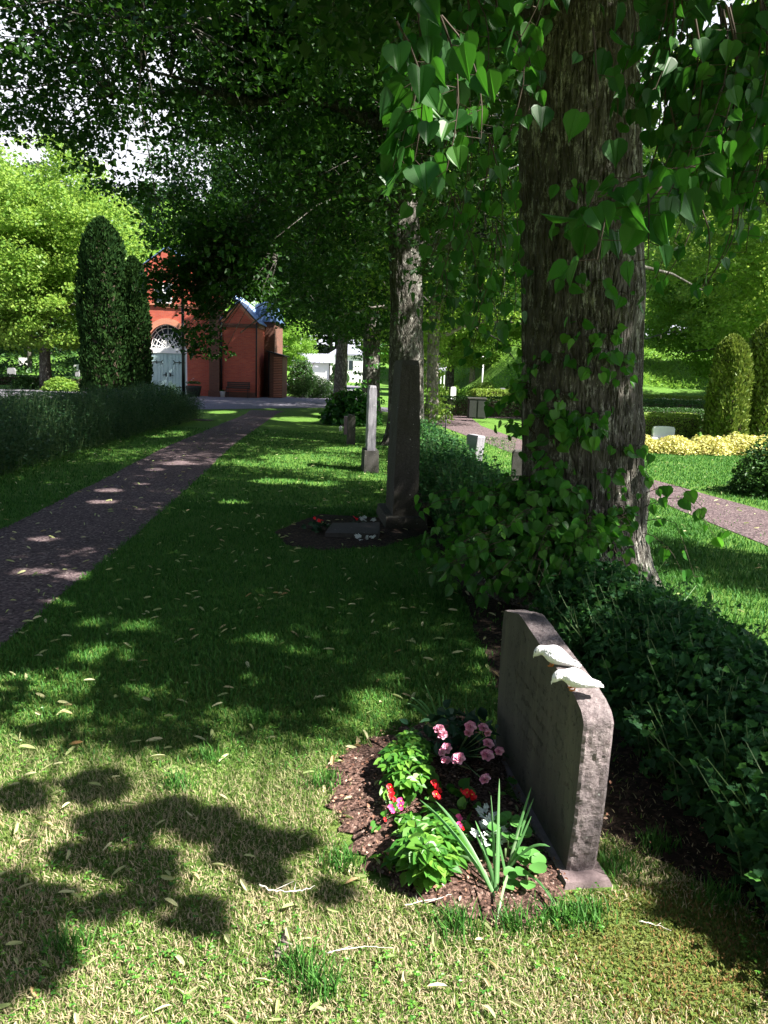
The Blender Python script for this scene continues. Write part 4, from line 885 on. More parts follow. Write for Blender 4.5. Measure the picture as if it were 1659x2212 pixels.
for i_, (x, y, rx, lab) in enumerate(((5.95, 18.9, .55, 'yellow shrub nearest the massive lime trunk, behind the sunny lawn'), (6.75, 18.7, .6, 'yellow shrub second from the massive lime trunk'), (7.6, 18.8, .6, 'yellow shrub in the middle of the yellow row'),
                                      (8.4, 19.0, .62, 'yellow shrub below the golden conifer'), (9.25, 19.2, .75, 'orange-tinged yellow shrub at the right end of the yellow row'))):
    shrub('shrub', x, y, rx, .5, .42 + .08 * (i_ > 2), 3200, .06, M['spirea'], lab, 'yellow shrubs in a row', 20 + i_, T_OVAL, cat='shrub')
# tall grass and undergrowth of the slopes
r = np.random.default_rng(123); ug = MB()
n = 5200; xs = r.uniform(4, 40, n); ys = 62 + r.random(n) ** 1.2 * 62; zz = groundz(xs, ys); okk = fbm(xs * .3, ys * .3, 0, 2, 5) > .38; C = np.stack([xs, ys, zz + .12], 1)[okk]
clusters_to_leaves(ug, C, r, 12, .75, .34, T_BRACT, .6, -.8, .6)
n = 1500; xs = r.uniform(-60, -18, n); ys = 60 + r.random(n) * 50; C = np.stack([xs, ys, groundz(xs, ys) + .2], 1); ug2 = MB(); clusters_to_leaves(ug2, C, r, 14, .8, .3, T_RHOMB, .6, -.5, .6); tag(obj('undergrowth', ug2, M['hedge_dark']), 'dark undergrowth on the shaded slope beyond the yard', None, None, 'stuff')  # darker leaf copy: the wood's shade on this slope is put into the colour
tag(obj('undergrowth', ug, M['maple']), 'rough grass and undergrowth on the slopes below the wood', None, None, 'stuff')

# herb border left of the path: upright leafy stems
def stalks(name, line, width, h, nst, per, size, leaf, label, seed, group=None, cat='hedge', tpl=T_OVAL, top_leaf=0, stemmat='stem', hvar=.3, fill=0, lean=.08, filltpl=None, sheer=.35):
    r = np.random.default_rng(seed); line = np.array(line, float); d = np.concatenate([[0], np.cumsum(np.linalg.norm(np.diff(line, axis=0), axis=1))])
    base = np.array([line[0][0], line[0][1], 0]); root = empty(name, base, label, cat, group); lf, st = MB(), MB()
    t = r.random(nst) * d[-1]; cx = np.interp(t, d, line[:, 0]); cy = np.interp(t, d, line[:, 1]); seg = np.clip(np.searchsorted(d, t) - 1, 0, len(line) - 2); tx = unit(line[1:] - line[:-1])[seg]
    s = (r.random(nst) - .5) * width; x = cx + tx[:, 1] * s - base[0]; y = cy - tx[:, 0] * s - base[1]
    H = h * (1 - hvar + hvar * (.4 * r.random(nst) + .9 * fbm(t * .7, s * 1.5, 0, 2, seed))) * np.clip(1 - (np.abs(s) / (width / 2)) ** 4 * sheer, 0, 1)
    off = r.normal(size=(nst, 2)) * lean
    for i_ in range(nst):
        st.tube([(x[i_], y[i_], 0), (x[i_] + off[i_, 0] * .5, y[i_] + off[i_, 1] * .5, H[i_] * .55), (x[i_] + off[i_, 0] * 1.3, y[i_] + off[i_, 1] * 1.3, H[i_])], [.004, .003, .0015], 3, False)
    n = nst * per; k = np.repeat(np.arange(nst), per); f = r.random(n) ** .75
    Pt = np.stack([x[k] + off[k, 0] * 1.3 * f, y[k] + off[k, 1] * 1.3 * f, H[k] * f], 1) + r.normal(size=(n, 3)) * np.array([.02, .02, .01])
    X = r.normal(size=(n, 3)); X[:, 2] = .35 + .3 * r.normal(size=n); Nn = r.normal(size=(n, 3)) * .6; Nn[:, 2] += .8
    leaves(lf, Pt, X, Nn, size * (.5 + .8 * r.random(n)) * (1.15 - .5 * f), tpl)
    if fill:
        t = r.random(fill) * d[-1]; cx = np.interp(t, d, line[:, 0]); cy = np.interp(t, d, line[:, 1]); seg = np.clip(np.searchsorted(d, t) - 1, 0, len(line) - 2); tx = unit(line[1:] - line[:-1])[seg]
        a = r.random(fill) * np.pi; q = r.random(fill) ** .25; k_ = 1 + .2 * (fbm(t * 2, a * 1.5, 0, 3, seed + 3) - .5) * 2
        s = np.cos(a) * width * .52 * q * k_; z = np.abs(np.sin(a)) ** .6 * h * .86 * q * k_
        Pt = np.stack([cx + tx[:, 1] * s - base[0], cy - tx[:, 0] * s - base[1], z + .01], 1); X, Nn = orient(fill, r, .2, .9)
        Nn[:, 0] += tx[:, 1] * np.cos(a); leaves(lf, Pt, X, Nn, size * (.6 + .7 * r.random(fill)), filltpl or tpl)
    obj('foliage', lf, leaf, root); obj('stems', st, M[stemmat], root); return root
stalks('hedge', [(-6.35, 8.8), (-6.55, 12), (-6.95, 19), (-7.05, 25.9)], 2.2, 1.18, 5200, 24, .062, M['herb'], 'tall grey-green border of upright leafy stems along the left lawn', 3, None, 'hedge', T_BRACT, fill=14000, lean=.09, hvar=.45, filltpl=T_OVAL)
# low currant hedge along the row of graves, in two lengths either side of the old lime
CUR = [(1.72, 1.35), (1.62, 2.2), (1.55, 3.0), (1.48, 4.0), (1.35, 5.0)]
stalks('hedge', CUR, .8, .52, 800, 12, .042, M['currant'], 'low lobed-leaf currant hedge filling the lower right corner behind the gravestone', 5, 'currant hedges along the row of graves', 'hedge', T_LOBE, fill=17000, lean=.1, hvar=.42, sheer=.45)
stalks('hedge', [(.98, 7.0), (.95, 9), (.85, 12), (.75, 15.5), (.65, 17.6)], .8, .74, 1700, 18, .05, M['currant'], 'currant hedge between the tall lichened pillar and the leaning grey headstone', 6, 'currant hedges along the row of graves', 'hedge', T_LOBE, fill=11000, lean=.09, hvar=.45)

# ---------------------------------------------------------------- the gravestone with the doves
SB = np.array([.64, 2.35, 0.0]); SDIR = np.array([-.12, .993, 0]); SNRM = np.array([.993, .12, 0])
def slab_sz(u, v_):
    d = ray(u, v_); t = ((SB - EYE) @ SNRM) / (d @ SNRM); q = EYE + d * t; return (q - SB) @ SDIR, q[2]
def crop_uv(cx, cy): return (1800 + cx / 1.7013) * .54, (2300 + cy / 1.7013) * .54
top = [slab_sz(*crop_uv(*c)) for c in ((915, 1010), (900, 930), (860, 840), (800, 740), (690, 580), (600, 452), (520, 330), (470, 262), (365, 236))]
outline = [(.035, .0), (.0, .22)] + [(float(s), float(z)) for s, z in top] + [(.965, .56), (.97, .3), (.955, 0)]
def stone_slab(outl, th, base, dirv, nrm, mats, name, root, n=260, rough=.004, nt=10, smoothing=2, seed=1, back_rough=True):
    a = np.array(outl, float); d = np.concatenate([[0], np.cumsum(np.linalg.norm(np.diff(a, axis=0), axis=1))]); t = np.linspace(0, d[-1], n)
    q = np.stack([np.interp(t, d, a[:, 0]), np.interp(t, d, a[:, 1])], 1)
    for _ in range(smoothing): q[1:-1] = (q[:-2] + 2 * q[1:-1] + q[2:]) / 4
    cen = q.mean(0); V = []
    for k in range(nt + 1):
        w = k / nt * th; e = min(k, nt - k); inset = .004 if e == 0 else 0
        nn = rough * (fbm(t * 40, w * 60, 0, 3, seed) - .5) * 3 * (1 if e else .3)
        p_ = cen + (q - cen) * (1 - inset / .4 + nn[:, None] / np.linalg.norm(q - cen, axis=1)[:, None])
        V.append(base[None] * np.array([1, 1, 0]) + dirv[None] * p_[:, 0:1] + nrm[None] * w + np.array([0, 0, 1.])[None] * np.maximum(0, p_[:, 1:2]))
    V = np.concatenate(V); mb = MB(); i = np.arange(nt)[:, None] * n; j = np.arange(n - 1)[None]
    mb.add(V, np.stack([i + j, i + n + j, i + n + j + 1, i + j + 1], -1).reshape(-1, 4), [tuple(range(n))], [tuple(nt * n + k for k in range(n))[::-1]])
    o = obj(name, mb, mats[0], root, False, tuple(root.location)); o.data.materials.append(mats[1]); np_ = len(o.data.polygons); o.data.polygons[np_ - 2].material_index = 1
    return o
hs = empty('gravestone', (SB[0], SB[1], 0), 'broad upright granite gravestone with rough reddish edge, two white doves perched on it', 'gravestone')
stone_slab(outline, .098, SB + np.array([0, 0, 0]), SDIR, SNRM, (M['granite_edge'], M['granite_face']), 'slab', hs)
# worn, unreadable inscription: short incised strokes in lines down the face
ri = np.random.default_rng(61); mb = MB()
for zi, s0, s1 in ((.5, .3, .66), (.44, .22, .74), (.375, .34, .62), (.31, .24, .7), (.25, .36, .6)):
    s_ = s0
    while s_ < s1:
        if ri.random() < .8:
            h_ = ri.uniform(.012, .024); sl = ri.normal() * .006; a_ = SB + SDIR * s_ - SNRM * .0016 + np.array([0, 0, zi - h_ / 2]); e_ = a_ + SDIR * sl + np.array([0, 0, h_]); mb.tube([a_, (a_ + e_) / 2 + SDIR * ri.normal() * .003, e_], [.0006, .0009, .0005], 4)
            if ri.random() < .4: mb.tube([a_ + np.array([0, 0, h_ * .5]), a_ + SDIR * .011 + np.array([0, 0, h_ * ri.random()])], [.0007, .0005], 4)
        s_ += ri.uniform(.012, .026)
obj('inscription', mb, M['granite_face'], hs, False, (SB[0], SB[1], 0))
mb = MB(); c0 = SB + SNRM * .055 + SDIR * .47
mb.add([tuple(SB + SDIR * s + SNRM * w + np.array([0, 0, z])) for s, w, z in ((-.035, -.03, .0), (1.0, -.02, 0), (1.0, .12, 0), (-.03, .135, 0), (-.028, -.022, .02), (.99, -.015, .02), (.99, .11, .02), (-.022, .125, .02))],
       [(0, 3, 2, 1), (4, 5, 6, 7)], [(0, 1, 5, 4), (1, 2, 6, 5), (2, 3, 7, 6), (3, 0, 4, 7)])
obj('plinth', mb, M['pink_stone'], hs, False, (SB[0], SB[1], 0))

def dove(a, b_, zc, label):
    head, tail = G(*a, zc + .04), G(*b_, zc + .02); mid = (head + tail) / 2; L = np.linalg.norm((head - tail)[:2]); rz = math.atan2(head[1] - tail[1], head[0] - tail[0]); s = L / .14
    root = empty('dove_figurine', (mid[0], mid[1], zc), label, 'figurine', 'white doves on the gravestone', rz); root.scale = (s, s * 1.18, s * 1.16)
    prof = [(-.082, .016, .010, .003), (-.07, .018, .014, .006), (-.05, .022, .016, .010), (-.03, .028, .021, .018), (-.01, .033, .027, .025), (.012, .037, .030, .029), (.03, .037, .026, .025), (.044, .041, .0175, .0175), (.054, .0425, .0138, .0145), (.064, .041, .0155, .0155), (.074, .036, .0150, .0150), (.082, .029, .010, .0105), (.085, .024, .004, .005)]
    pr = np.array(prof); tt = np.linspace(0, len(pr) - 1, 48); pr = np.stack([np.interp(tt, np.arange(len(pr)), pr[:, k]) for k in range(4)], 1)
    for _ in range(3): pr[1:-1] = (pr[:-2] + 2 * pr[1:-1] + pr[2:]) / 4
    th = np.linspace(0, 2 * np.pi, 32, endpoint=False); V = []
    for i_, (x, z, ry, rz_) in enumerate(pr):
        tilt = max(0, (x - .05)) * 12
        V.append(np.stack([x + rz_ * np.sin(th) * tilt * .6, ry * np.cos(th), z + rz_ * np.sin(th)], 1))
    V = np.concatenate(V); mb = MB(); n = 32; i = np.arange(47)[:, None] * n; j = np.arange(n)[None]; jn = (j + 1) % n
    mb.add(V, np.stack([i + j, i + n + j, i + n + jn, i + jn], -1).reshape(-1, 4), [tuple(range(n))], [tuple(47 * n + k for k in range(n))[::-1]]); obj('body', mb, M['dove'], root, True)
    for sd_ in (-1, 1):    # folded wing
        mb = MB(); gxw = np.linspace(0, 1, 16); gzw = np.linspace(0, 1, 9); A, B_ = np.meshgrid(gxw, gzw)
        x = .038 - .112 * A; halfw = np.sin(np.pi * np.clip(A * .85 + .12, 0, 1)) ** .7; z = .044 - .006 * A - (B_ - .15) * .030 * halfw - .012 * A
        ry = np.interp(x, pr[:, 0], pr[:, 2]); rzz = np.interp(x, pr[:, 0], pr[:, 3]); zc_ = np.interp(x, pr[:, 0], pr[:, 1])
        yy = ry * np.sqrt(np.clip(1 - ((z - zc_) / (rzz + 1e-4)) ** 2, .08, 1)) + .0028 * np.sin(np.pi * np.clip(B_, .03, .97)) ** .5 + .0013 * np.sin(B_ * 26 + A * 9) * (A > .25) + .0008 * np.sin(A * 40) * np.sin(B_ * 30) * (A < .4)
        V = np.stack([x, sd_ * yy, z], -1).reshape(-1, 3); V2 = V - np.array([0, sd_ * .004, 0]); i = np.arange(8)[:, None] * 16; j = np.arange(15)[None]; q = np.stack([i + j, i + j + 1, i + 17 + j, i + 16 + j], -1).reshape(-1, 4)
        mb.add(V, q); mb.add(V2, q[:, ::-1]); obj('wing', mb, M['dove'], root, True)
    mb = MB(); mb.tube([(.080, 0, .027), (.086, 0, .019), (.0865, 0, .012)], [.0045, .003, .0006], 8); obj('beak', mb, M['white_paint'], root, True)
    for sd_ in (-1, 1):
        mb = MB(); mb.lathe([(.0004, -.002), (.0018, -.0012), (.0022, 0), (.0018, .0012), (.0004, .002)], (.075, sd_ * .0135, .038), 10); obj('eye', mb, M['iron'], root, True)
    for sd_ in (-1, 1):
        mb = MB(); mb.tube([(.01, sd_ * .01, .016), (.012, sd_ * .01, .002)], [.003, .0022], 6)
        for a_ in (-.5, 0, .5): mb.tube([(.012, sd_ * .01, .002), (.026 * math.cos(a_) + .004, sd_ * .01 + .014 * math.sin(a_), .0018)], [.002, .0012], 5)
        obj('foot', mb, M['orange'], root, True)
zt = slab_sz(*crop_uv(690, 580))[1]
dove((1163, 1408), (1247, 1437), .622, 'white ceramic dove bowing its head, the farther of the pair on the gravestone')
dove((1203, 1462), (1295, 1480), .632, 'white ceramic dove with dark eye, nearer the rounded corner of the gravestone')

# ---------------------------------------------------------------- plants of the grave bed
def gb(u, v_, z=.025): return G(u, v_, z)
rb = np.random.default_rng(41)
def whorls(name, items, size, leaf, label, cat, group, seed, tpl=T_OVAL, lv=5, cone=.1):
    """items = list of (u, v, height of the leaf tops)"""
    r = np.random.default_rng(seed); c = np.mean([G(u, v_, h) for u, v_, h in items], axis=0); root = empty(name, (c[0], c[1], .02), label, cat, group); lf, st = MB(), MB()
    for u, v_, h in items:
        p_ = G(u, v_, h); k = lv + int(r.integers(-1, 2)); a0 = r.random() * 6.28; tilt = r.normal(size=3) * .25; up = unit((np.array([0, 0, 1.]) + tilt)[None])[0]
        s_ = size * (.75 + .5 * r.random()); st.tube([(c[0] + (p_[0] - c[0]) * .7, c[1] + (p_[1] - c[1]) * .7, .015), p_ * np.array([1, 1, .6]) + 0, p_], [.0025, .002, .0015], 4, False)
        for lay, (ns, q) in enumerate(((k, 1.0), (3, .6))):
            a = a0 + lay * .6 + np.arange(ns) * 2 * np.pi / ns + r.normal(size=ns) * .12
            X = np.stack([np.cos(a), np.sin(a), -.12 + lay * .35 + r.normal(size=ns) * .1], 1); X += up[None] * 0; Nn = up[None] - X * .3 + r.normal(size=(ns, 3)) * .12
            leaves(lf, np.repeat(p_[None], ns, 0) + X * .004, X, Nn, s_ * q * (.85 + .3 * r.random(ns)), tpl)
        if h > .07:  # pair lower on the stem
            a = r.random() * 6.28; X = np.array([[math.cos(a), math.sin(a), -.1], [-math.cos(a), -math.sin(a), -.1]]); leaves(lf, np.repeat((p_ - np.array([0, 0, .04]))[None], 2, 0), X, np.array([[0, 0, 1.]] * 2), s_ * .9, tpl)
    obj('foliage', lf, leaf, root, False, tuple(root.location)); obj('stems', st, M['stem'], root, True, tuple(root.location)); return root
T_OV = fold([(.08, .12), (.25, .3), (.5, .36), (.75, .22)], .3, .22)
def scatter_uv(cx, cy, rx, ry, n, h0, h1, seed):
    r = np.random.default_rng(seed); out = []
    while len(out) < n:
        x, y = r.uniform(-1, 1, 2)
        if x * x + y * y > 1: continue
        h = h0 + (h1 - h0) * math.sqrt(max(0, 1 - x * x - y * y)) * r.uniform(.75, 1); out.append((cx + x * rx, cy + y * ry, h))
    return out
whorls('ground_dogwood', scatter_uv(882, 1638, 52, 62, 40, .07, .17, 1), .045, M['dogwood'], 'green leafy clump half in shade, left of the pink roses', 'plant', 'leafy clumps in the grave bed', 1, T_OV)
whorls('ground_dogwood', scatter_uv(930, 1815, 68, 68, 62, .04, .17, 2), .05, M['dogwood'], 'large bright leafy clump in front of the bed, below the red begonias', 'plant', 'leafy clumps in the grave bed', 2, T_OV)
whorls('ground_dogwood', [(862, 1838, .07), (845, 1862, .05), (832, 1850, .04), (905, 1868, .06), (885, 1880, .04), (870, 1860, .05)], .05, M['dogwood'], 'small low sprig of broad leaves at the front left of the bed, on the mulch', 'plant', 'leafy clumps in the grave bed', 3, T_OV, 4)

def rose_head(root, c, s, r, nrm):
    mb = MB(); nrm = unit(np.array(nrm)[None])[0]; t1 = unit(np.cross(nrm, [.3, 1, .2])[None])[0]; t2 = np.cross(nrm, t1)
    for ring, (k, rad, tilt, hgt, w) in enumerate(((6, 1.0, .35, -.2, .62), (5, .78, .75, .0, .55), (4, .5, 1.1, .15, .45), (3, .28, 1.35, .28, .32))):
        for i_ in range(k):
            a = 2 * np.pi * (i_ + .5 * ring) / k + r.normal() * .1; o_ = t1 * math.cos(a) + t2 * math.sin(a); sdv = np.cross(nrm, o_); ct, stt = math.cos(tilt), math.sin(tilt)
            dirv = o_ * ct + nrm * stt; pet = []
            for fu, wd in ((0, .25), (.45, .9), (.8, 1.0), (1.0, .6)):
                for sgn in (-1, -.5, 0, .5, 1):
                    curl = -.18 * max(0, fu - .7) * 3; pet.append(c + s * (o_ * rad * .25 + nrm * hgt * .5 + dirv * fu * rad * .75 + sdv * sgn * wd * w * .75 + (nrm * ct - o_ * stt) * (-.22 * (1 - sgn * sgn) + curl * (1)) * .6 + o_ * (-.12 * sgn * sgn)))
            mb.add(np.array(pet), [(5 * q + p_, 5 * q + p_ + 1, 5 * q + p_ + 6, 5 * q + p_ + 5) for q in range(3) for p_ in range(4)])
    obj('blossom', mb, M['rose'], root, True, tuple(root.location))
def c1(cx, cy): return (1400 + cx / 2.074) * .54, (2700 + cy / 2.074) * .54
rc = G(985, 1640, .0); rose = empty('rose_bouquet', (rc[0], rc[1], .02), 'dark-leaved bunch of pink roses in the shade beside the gravestone', 'flowers')
lf, st = MB(), MB(); rr_ = np.random.default_rng(12)
for cx, cy, s, h in ((740, 445, 1.0, .25), (768, 492, .95, .23), (1000, 425, 1.05, .27), (985, 478, .8, .24), (1108, 435, .95, .27), (1145, 480, .7, .25), (1150, 565, 1.0, .24), (1140, 662, 1.15, .22), (1240, 630, .8, .2), (800, 608, .95, .2), (765, 640, .7, .19), (798, 705, .95, .19), (900, 690, 1.15, .22), (1120, 860, 1.0, .16)):
    p_ = G(*c1(cx, cy), h); rose_head(rose, p_, .0235 * s, rr_, (rr_.normal() * .3 - .1, -.55 + rr_.normal() * .2, .9)); st.tube([(rc[0], rc[1], .02), (p_[0] * .6 + rc[0] * .4, p_[1] * .6 + rc[1] * .4, p_[2] * .6), p_ - np.array([0, 0, .01])], .0022, 5)
    st.lathe([(.001, -.014), (.006, -.01), (.007, -.002)], tuple(p_), 8)
C = np.stack([rc[0] + rr_.normal(size=160) * .07, rc[1] + rr_.normal(size=160) * .08, rr_.uniform(.04, .2, 160)], 1)
X, Nn = orient(160, rr_, .1, .9); leaves(lf, C, X, Nn, .05 * (.7 + .6 * rr_.random(160)), T_OV); obj('foliage', lf, M['rose_leaf'], rose, False, tuple(rose.location)); obj('stems', st, M['stem'], rose, True, tuple(rose.location))

def begonia(base_uv, blooms, nleaf, label, seed, rad=.05):
    r = np.random.default_rng(seed); b_ = G(*base_uv, 0); root = empty('begonia', (b_[0], b_[1], .02), label, 'flowers', 'begonias in the grave bed'); lf, st = MB(), MB()
    C = b_ + np.stack([r.normal(size=nleaf) * rad, r.normal(size=nleaf) * rad, r.uniform(.03, .08, nleaf)], 1); X = unit(C - b_ + r.normal(size=(nleaf, 3)) * .03); X[:, 2] -= .1; Nn = r.normal(size=(nleaf, 3)) * .35 + np.array([0, -.2, 1])
    leaves(lf, C, X, Nn, .042 * (.6 + .6 * r.random(nleaf)), T_HEART); obj('foliage', lf, M['dogwood'], root, False, tuple(root.location))
    for cx, cy, s, mat in blooms:
        p_ = G(*c1(cx, cy), .1); mb = MB(); nr = unit(np.array([[r.normal() * .3, -.7, .7]]))[0]; t1 = unit(np.cross(nr, [1, .2, .1])[None])[0]; t2 = np.cross(nr, t1)
        for k in range(2 if s > .5 else 1):
            for q, (L, w) in enumerate(((1, .9), (.7, .5), (1, .9), (.7, .5))):
                a = q * np.pi / 2 + k * .7 + r.normal() * .15; o_ = t1 * math.cos(a) + t2 * math.sin(a); sv = np.cross(nr, o_); cc = p_ + nr * .004 * k; V = [cc]
                for fu, ww in ((.35, .7), (.75, 1), (1, .5)):
                    for sg in (-1, 0, 1): V.append(cc + s * .017 * (o_ * fu * L + sv * sg * ww * w * .6 + nr * (.25 * fu + .15 * sg * sg)))
                mb.add(V, [(0, 1, 2), (0, 2, 3)], [(1, 4, 5, 2), (2, 5, 6, 3), (4, 7, 8, 5), (5, 8, 9, 6)])
        obj('blossom', mb, M[mat], root, True, tuple(root.location)); st.tube([b_ + np.array([0, 0, .02]), p_], .0016, 4, False)
        if s > .8: mb = MB(); mb.lathe([(.0005, 0), (.003, .002), (.002, .005), (.0003, .006)], tuple(p_ + nr * .006), 7); obj('stamen', mb, M['yellow'], root, True, tuple(root.location))
    obj('stems', st, M['stem'], root, True, tuple(root.location))
begonia((852, 1770), ((335, 940, .9, 'red'), (350, 975, .8, 'red'), (345, 1015, .8, 'red'), (365, 1035, .6, 'red'), (425, 1055, .9, 'pink'), (425, 1095, .85, 'pink'), (345, 1105, .75, 'pink'), (350, 1130, .6, 'pink'), (292, 1200, .45, 'red')), 22, 'red and pink begonia at the left edge of the mulch bed', 1)
begonia((945, 1735), ((700, 905, .95, 'red'), (712, 935, .8, 'red'), (745, 962, .6, 'red'), (715, 1000, .9, 'red'), (735, 1015, .6, 'red')), 14, 'red begonia between the two big leafy clumps', 2)
begonia((1010, 1750), ((975, 985, 1.0, 'red'), (1005, 1000, 1.1, 'red'), (925, 960, .4, 'red')), 12, 'red begonia with one large bloom below the pink roses', 3)
begonia((1000, 1800), ((905, 1185, .75, 'pink'), (915, 1245, .7, 'pink'), (940, 1275, .4, 'red')), 10, 'small pink-budded begonia behind the narrow blades', 4, .03)

def blades(name, items, label, seed, w=.0044, group='strap-leaved clumps'):
    """items: (u0, v0, u1, v1, height of tip, sag)"""
    b_ = np.mean([G(i_[0], i_[1], .02) for i_ in items], axis=0); root = empty(name, (b_[0], b_[1], .02), label, 'plant', group); mb = MB(); r = np.random.default_rng(seed)
    for u0, v0, u1, v1, h, sag in items:
        a, e = G(u0, v0, .02), G(u1, v1, h); n = 9; t = np.linspace(0, 1, n)[:, None]; pts = a + (e - a) * t + np.array([0, 0, 1.]) * 4 * sag * t * (1 - t)
        T = unit(np.gradient(pts, axis=0)); sv = unit(np.cross(T, unit(np.array([[r.normal() * .3, -.8, .4]])))); ww = w * (1 - np.abs(t * 1.6 - .5) ** 2 * .55).clip(.03, 1) * (t < .999) * r.uniform(.8, 1.2) + .0004; up = np.cross(sv, T)
        V = np.stack([pts - sv * ww, pts + up * ww * .35, pts + sv * ww], 1).reshape(-1, 3); mb.add(V, [(3 * k + q, 3 * k + q + 1, 3 * k + q + 4, 3 * k + q + 3) for k in range(n - 1) for q in range(2)])
    obj('foliage', mb, M['blade'], root, True, tuple(root.location))
def bl(cx0, cy0, cx1, cy1, h, sag=0.0): return (*c1(cx0, cy0), *c1(cx1, cy1), h, sag)
blades('narcissus_leaves', [bl(1195, 1820, 580, 1035, .2, .03), bl(1195, 1820, 710, 1045, .22, .03), bl(1200, 1800, 1040, 1210, .16, .02), bl(1205, 1800, 1045, 1330, .12, .02), bl(1210, 1810, 1170, 1000, .26, 0), bl(1215, 1810, 1240, 860, .32, 0), bl(1220, 1800, 1240, 1280, .17, 0),
                            bl(1300, 1640, 1505, 930, .28, .01), bl(1300, 1640, 1525, 1020, .24, .01), bl(1300, 1640, 1505, 1170, .2, 0), bl(1300, 1640, 1412, 1255, .17, 0), bl(1300, 1640, 1660, 1425, .14, .04), bl(1300, 1640, 1400, 1420, .12, 0),
                            bl(1340, 1640, 1215, 2070, .01, .05), bl(1200, 1780, 850, 1510, .06, .04), bl(1330, 1650, 1720, 1960, .01, .05), bl(1210, 1800, 1110, 1480, .1, .02), bl(1290, 1640, 1235, 1380, .14, 0)], 'long strap-like blades fanning out near the foot of the gravestone', 1)
blades('narcissus_leaves', [bl(690, 415, 480, 235, .13, .02), bl(700, 410, 508, 185, .15, .02), bl(715, 405, 560, 200, .16, .02), bl(735, 400, 622, 78, .22, .01), bl(760, 395, 735, 125, .2, 0), bl(775, 400, 802, 160, .18, 0), bl(700, 420, 530, 270, .1, .01), bl(965, 400, 962, 130, .24, 0), bl(790, 410, 770, 150, .17, 0)], 'thin pale-tipped blades behind the roses at the back of the bed', 2, .0045)

# silver ragwort: deeply cut white leaves
def silver(u, v_, rx, h, n, label, seed, group='silver-leaved plants', size=.035):
    r = np.random.default_rng(seed); b_ = G(u, v_, h * .6); root = empty('silver_ragwort', (b_[0], b_[1], .02), label, 'plant', group); mb = MB()
    for k in range(n):
        a = r.random() * 6.28; q = r.random() ** .5; c = b_ + np.array([math.cos(a) * q * rx, math.sin(a) * q * rx, (1 - q) * h * .4]); X = unit(np.array([[math.cos(a) * .8, math.sin(a) * .8, .5 + r.normal() * .2]])); Nn = np.array([[-.2 - math.cos(a) * .4, -.5 - math.sin(a) * .4, .8]])
        s = size * r.uniform(.7, 1.2); Yv = unit(np.cross(Nn, X)); leaves(mb, c[None], X, Nn, s, T_BRACT)
        for f in (.25, .45, .65, .85):
            for sg in (-1, 1): leaves(mb, (c + X[0] * s * f)[None], X * .7 + Yv * sg, Nn, s * .42 * (1.2 - f * .6), fold([(.4, .2), (.8, .28)], .2, .05))
    obj('foliage', mb, M['silver'], root, False, tuple(root.location))
silver(*c1(1180, 1345), .04, .13, 30, 'bright white cut-leaved plant behind the blades in the grave bed', 1)
silver(*c1(1135, 1190), .012, .15, 5, 'single white cut leaf standing above the other silver plant', 2)
def rosette(u, v_, n, size, h, label, seed):
    r = np.random.default_rng(seed); b_ = G(u, v_, h); root = empty('stonecrop', (b_[0], b_[1], .02), label, 'plant', 'fleshy stonecrops by the gravestone'); mb = MB(); st = MB()
    a = r.random(n) * 6.28; q = r.random(n) ** .6; C = b_ + np.stack([np.cos(a) * q * .035, np.sin(a) * q * .035, (1 - q) * .05 + r.normal(size=n) * .012], 1)
    X = np.stack([np.cos(a), np.sin(a), .25 + 0 * a], 1); Nn = np.stack([-.2 * np.cos(a), -.35 - .2 * np.sin(a), 1 + 0 * a], 1); leaves(mb, C, X, Nn, size * r.uniform(.7, 1.2, n), fold([(.2, .3), (.5, .46), (.8, .4), (.97, .15)], .2, .15))
    st.tube([(b_[0], b_[1], .02), (b_[0], b_[1], h)], .004, 6); obj('foliage', mb, M['stonecrop'], root, True, tuple(root.location)); obj('stems', st, M['stem'], root, True, tuple(root.location))
rosette(*c1(1320, 1300), 22, .04, .11, 'fleshy-leaved stonecrop beside the white cut-leaved plant', 1)
rosette(*c1(1470, 1640), 12, .055, .05, 'broad-leaved stonecrop right at the foot of the gravestone', 2)
rosette(*c1(1290, 1440), 12, .038, .06, 'lower stonecrop tuft between the long blades', 3)

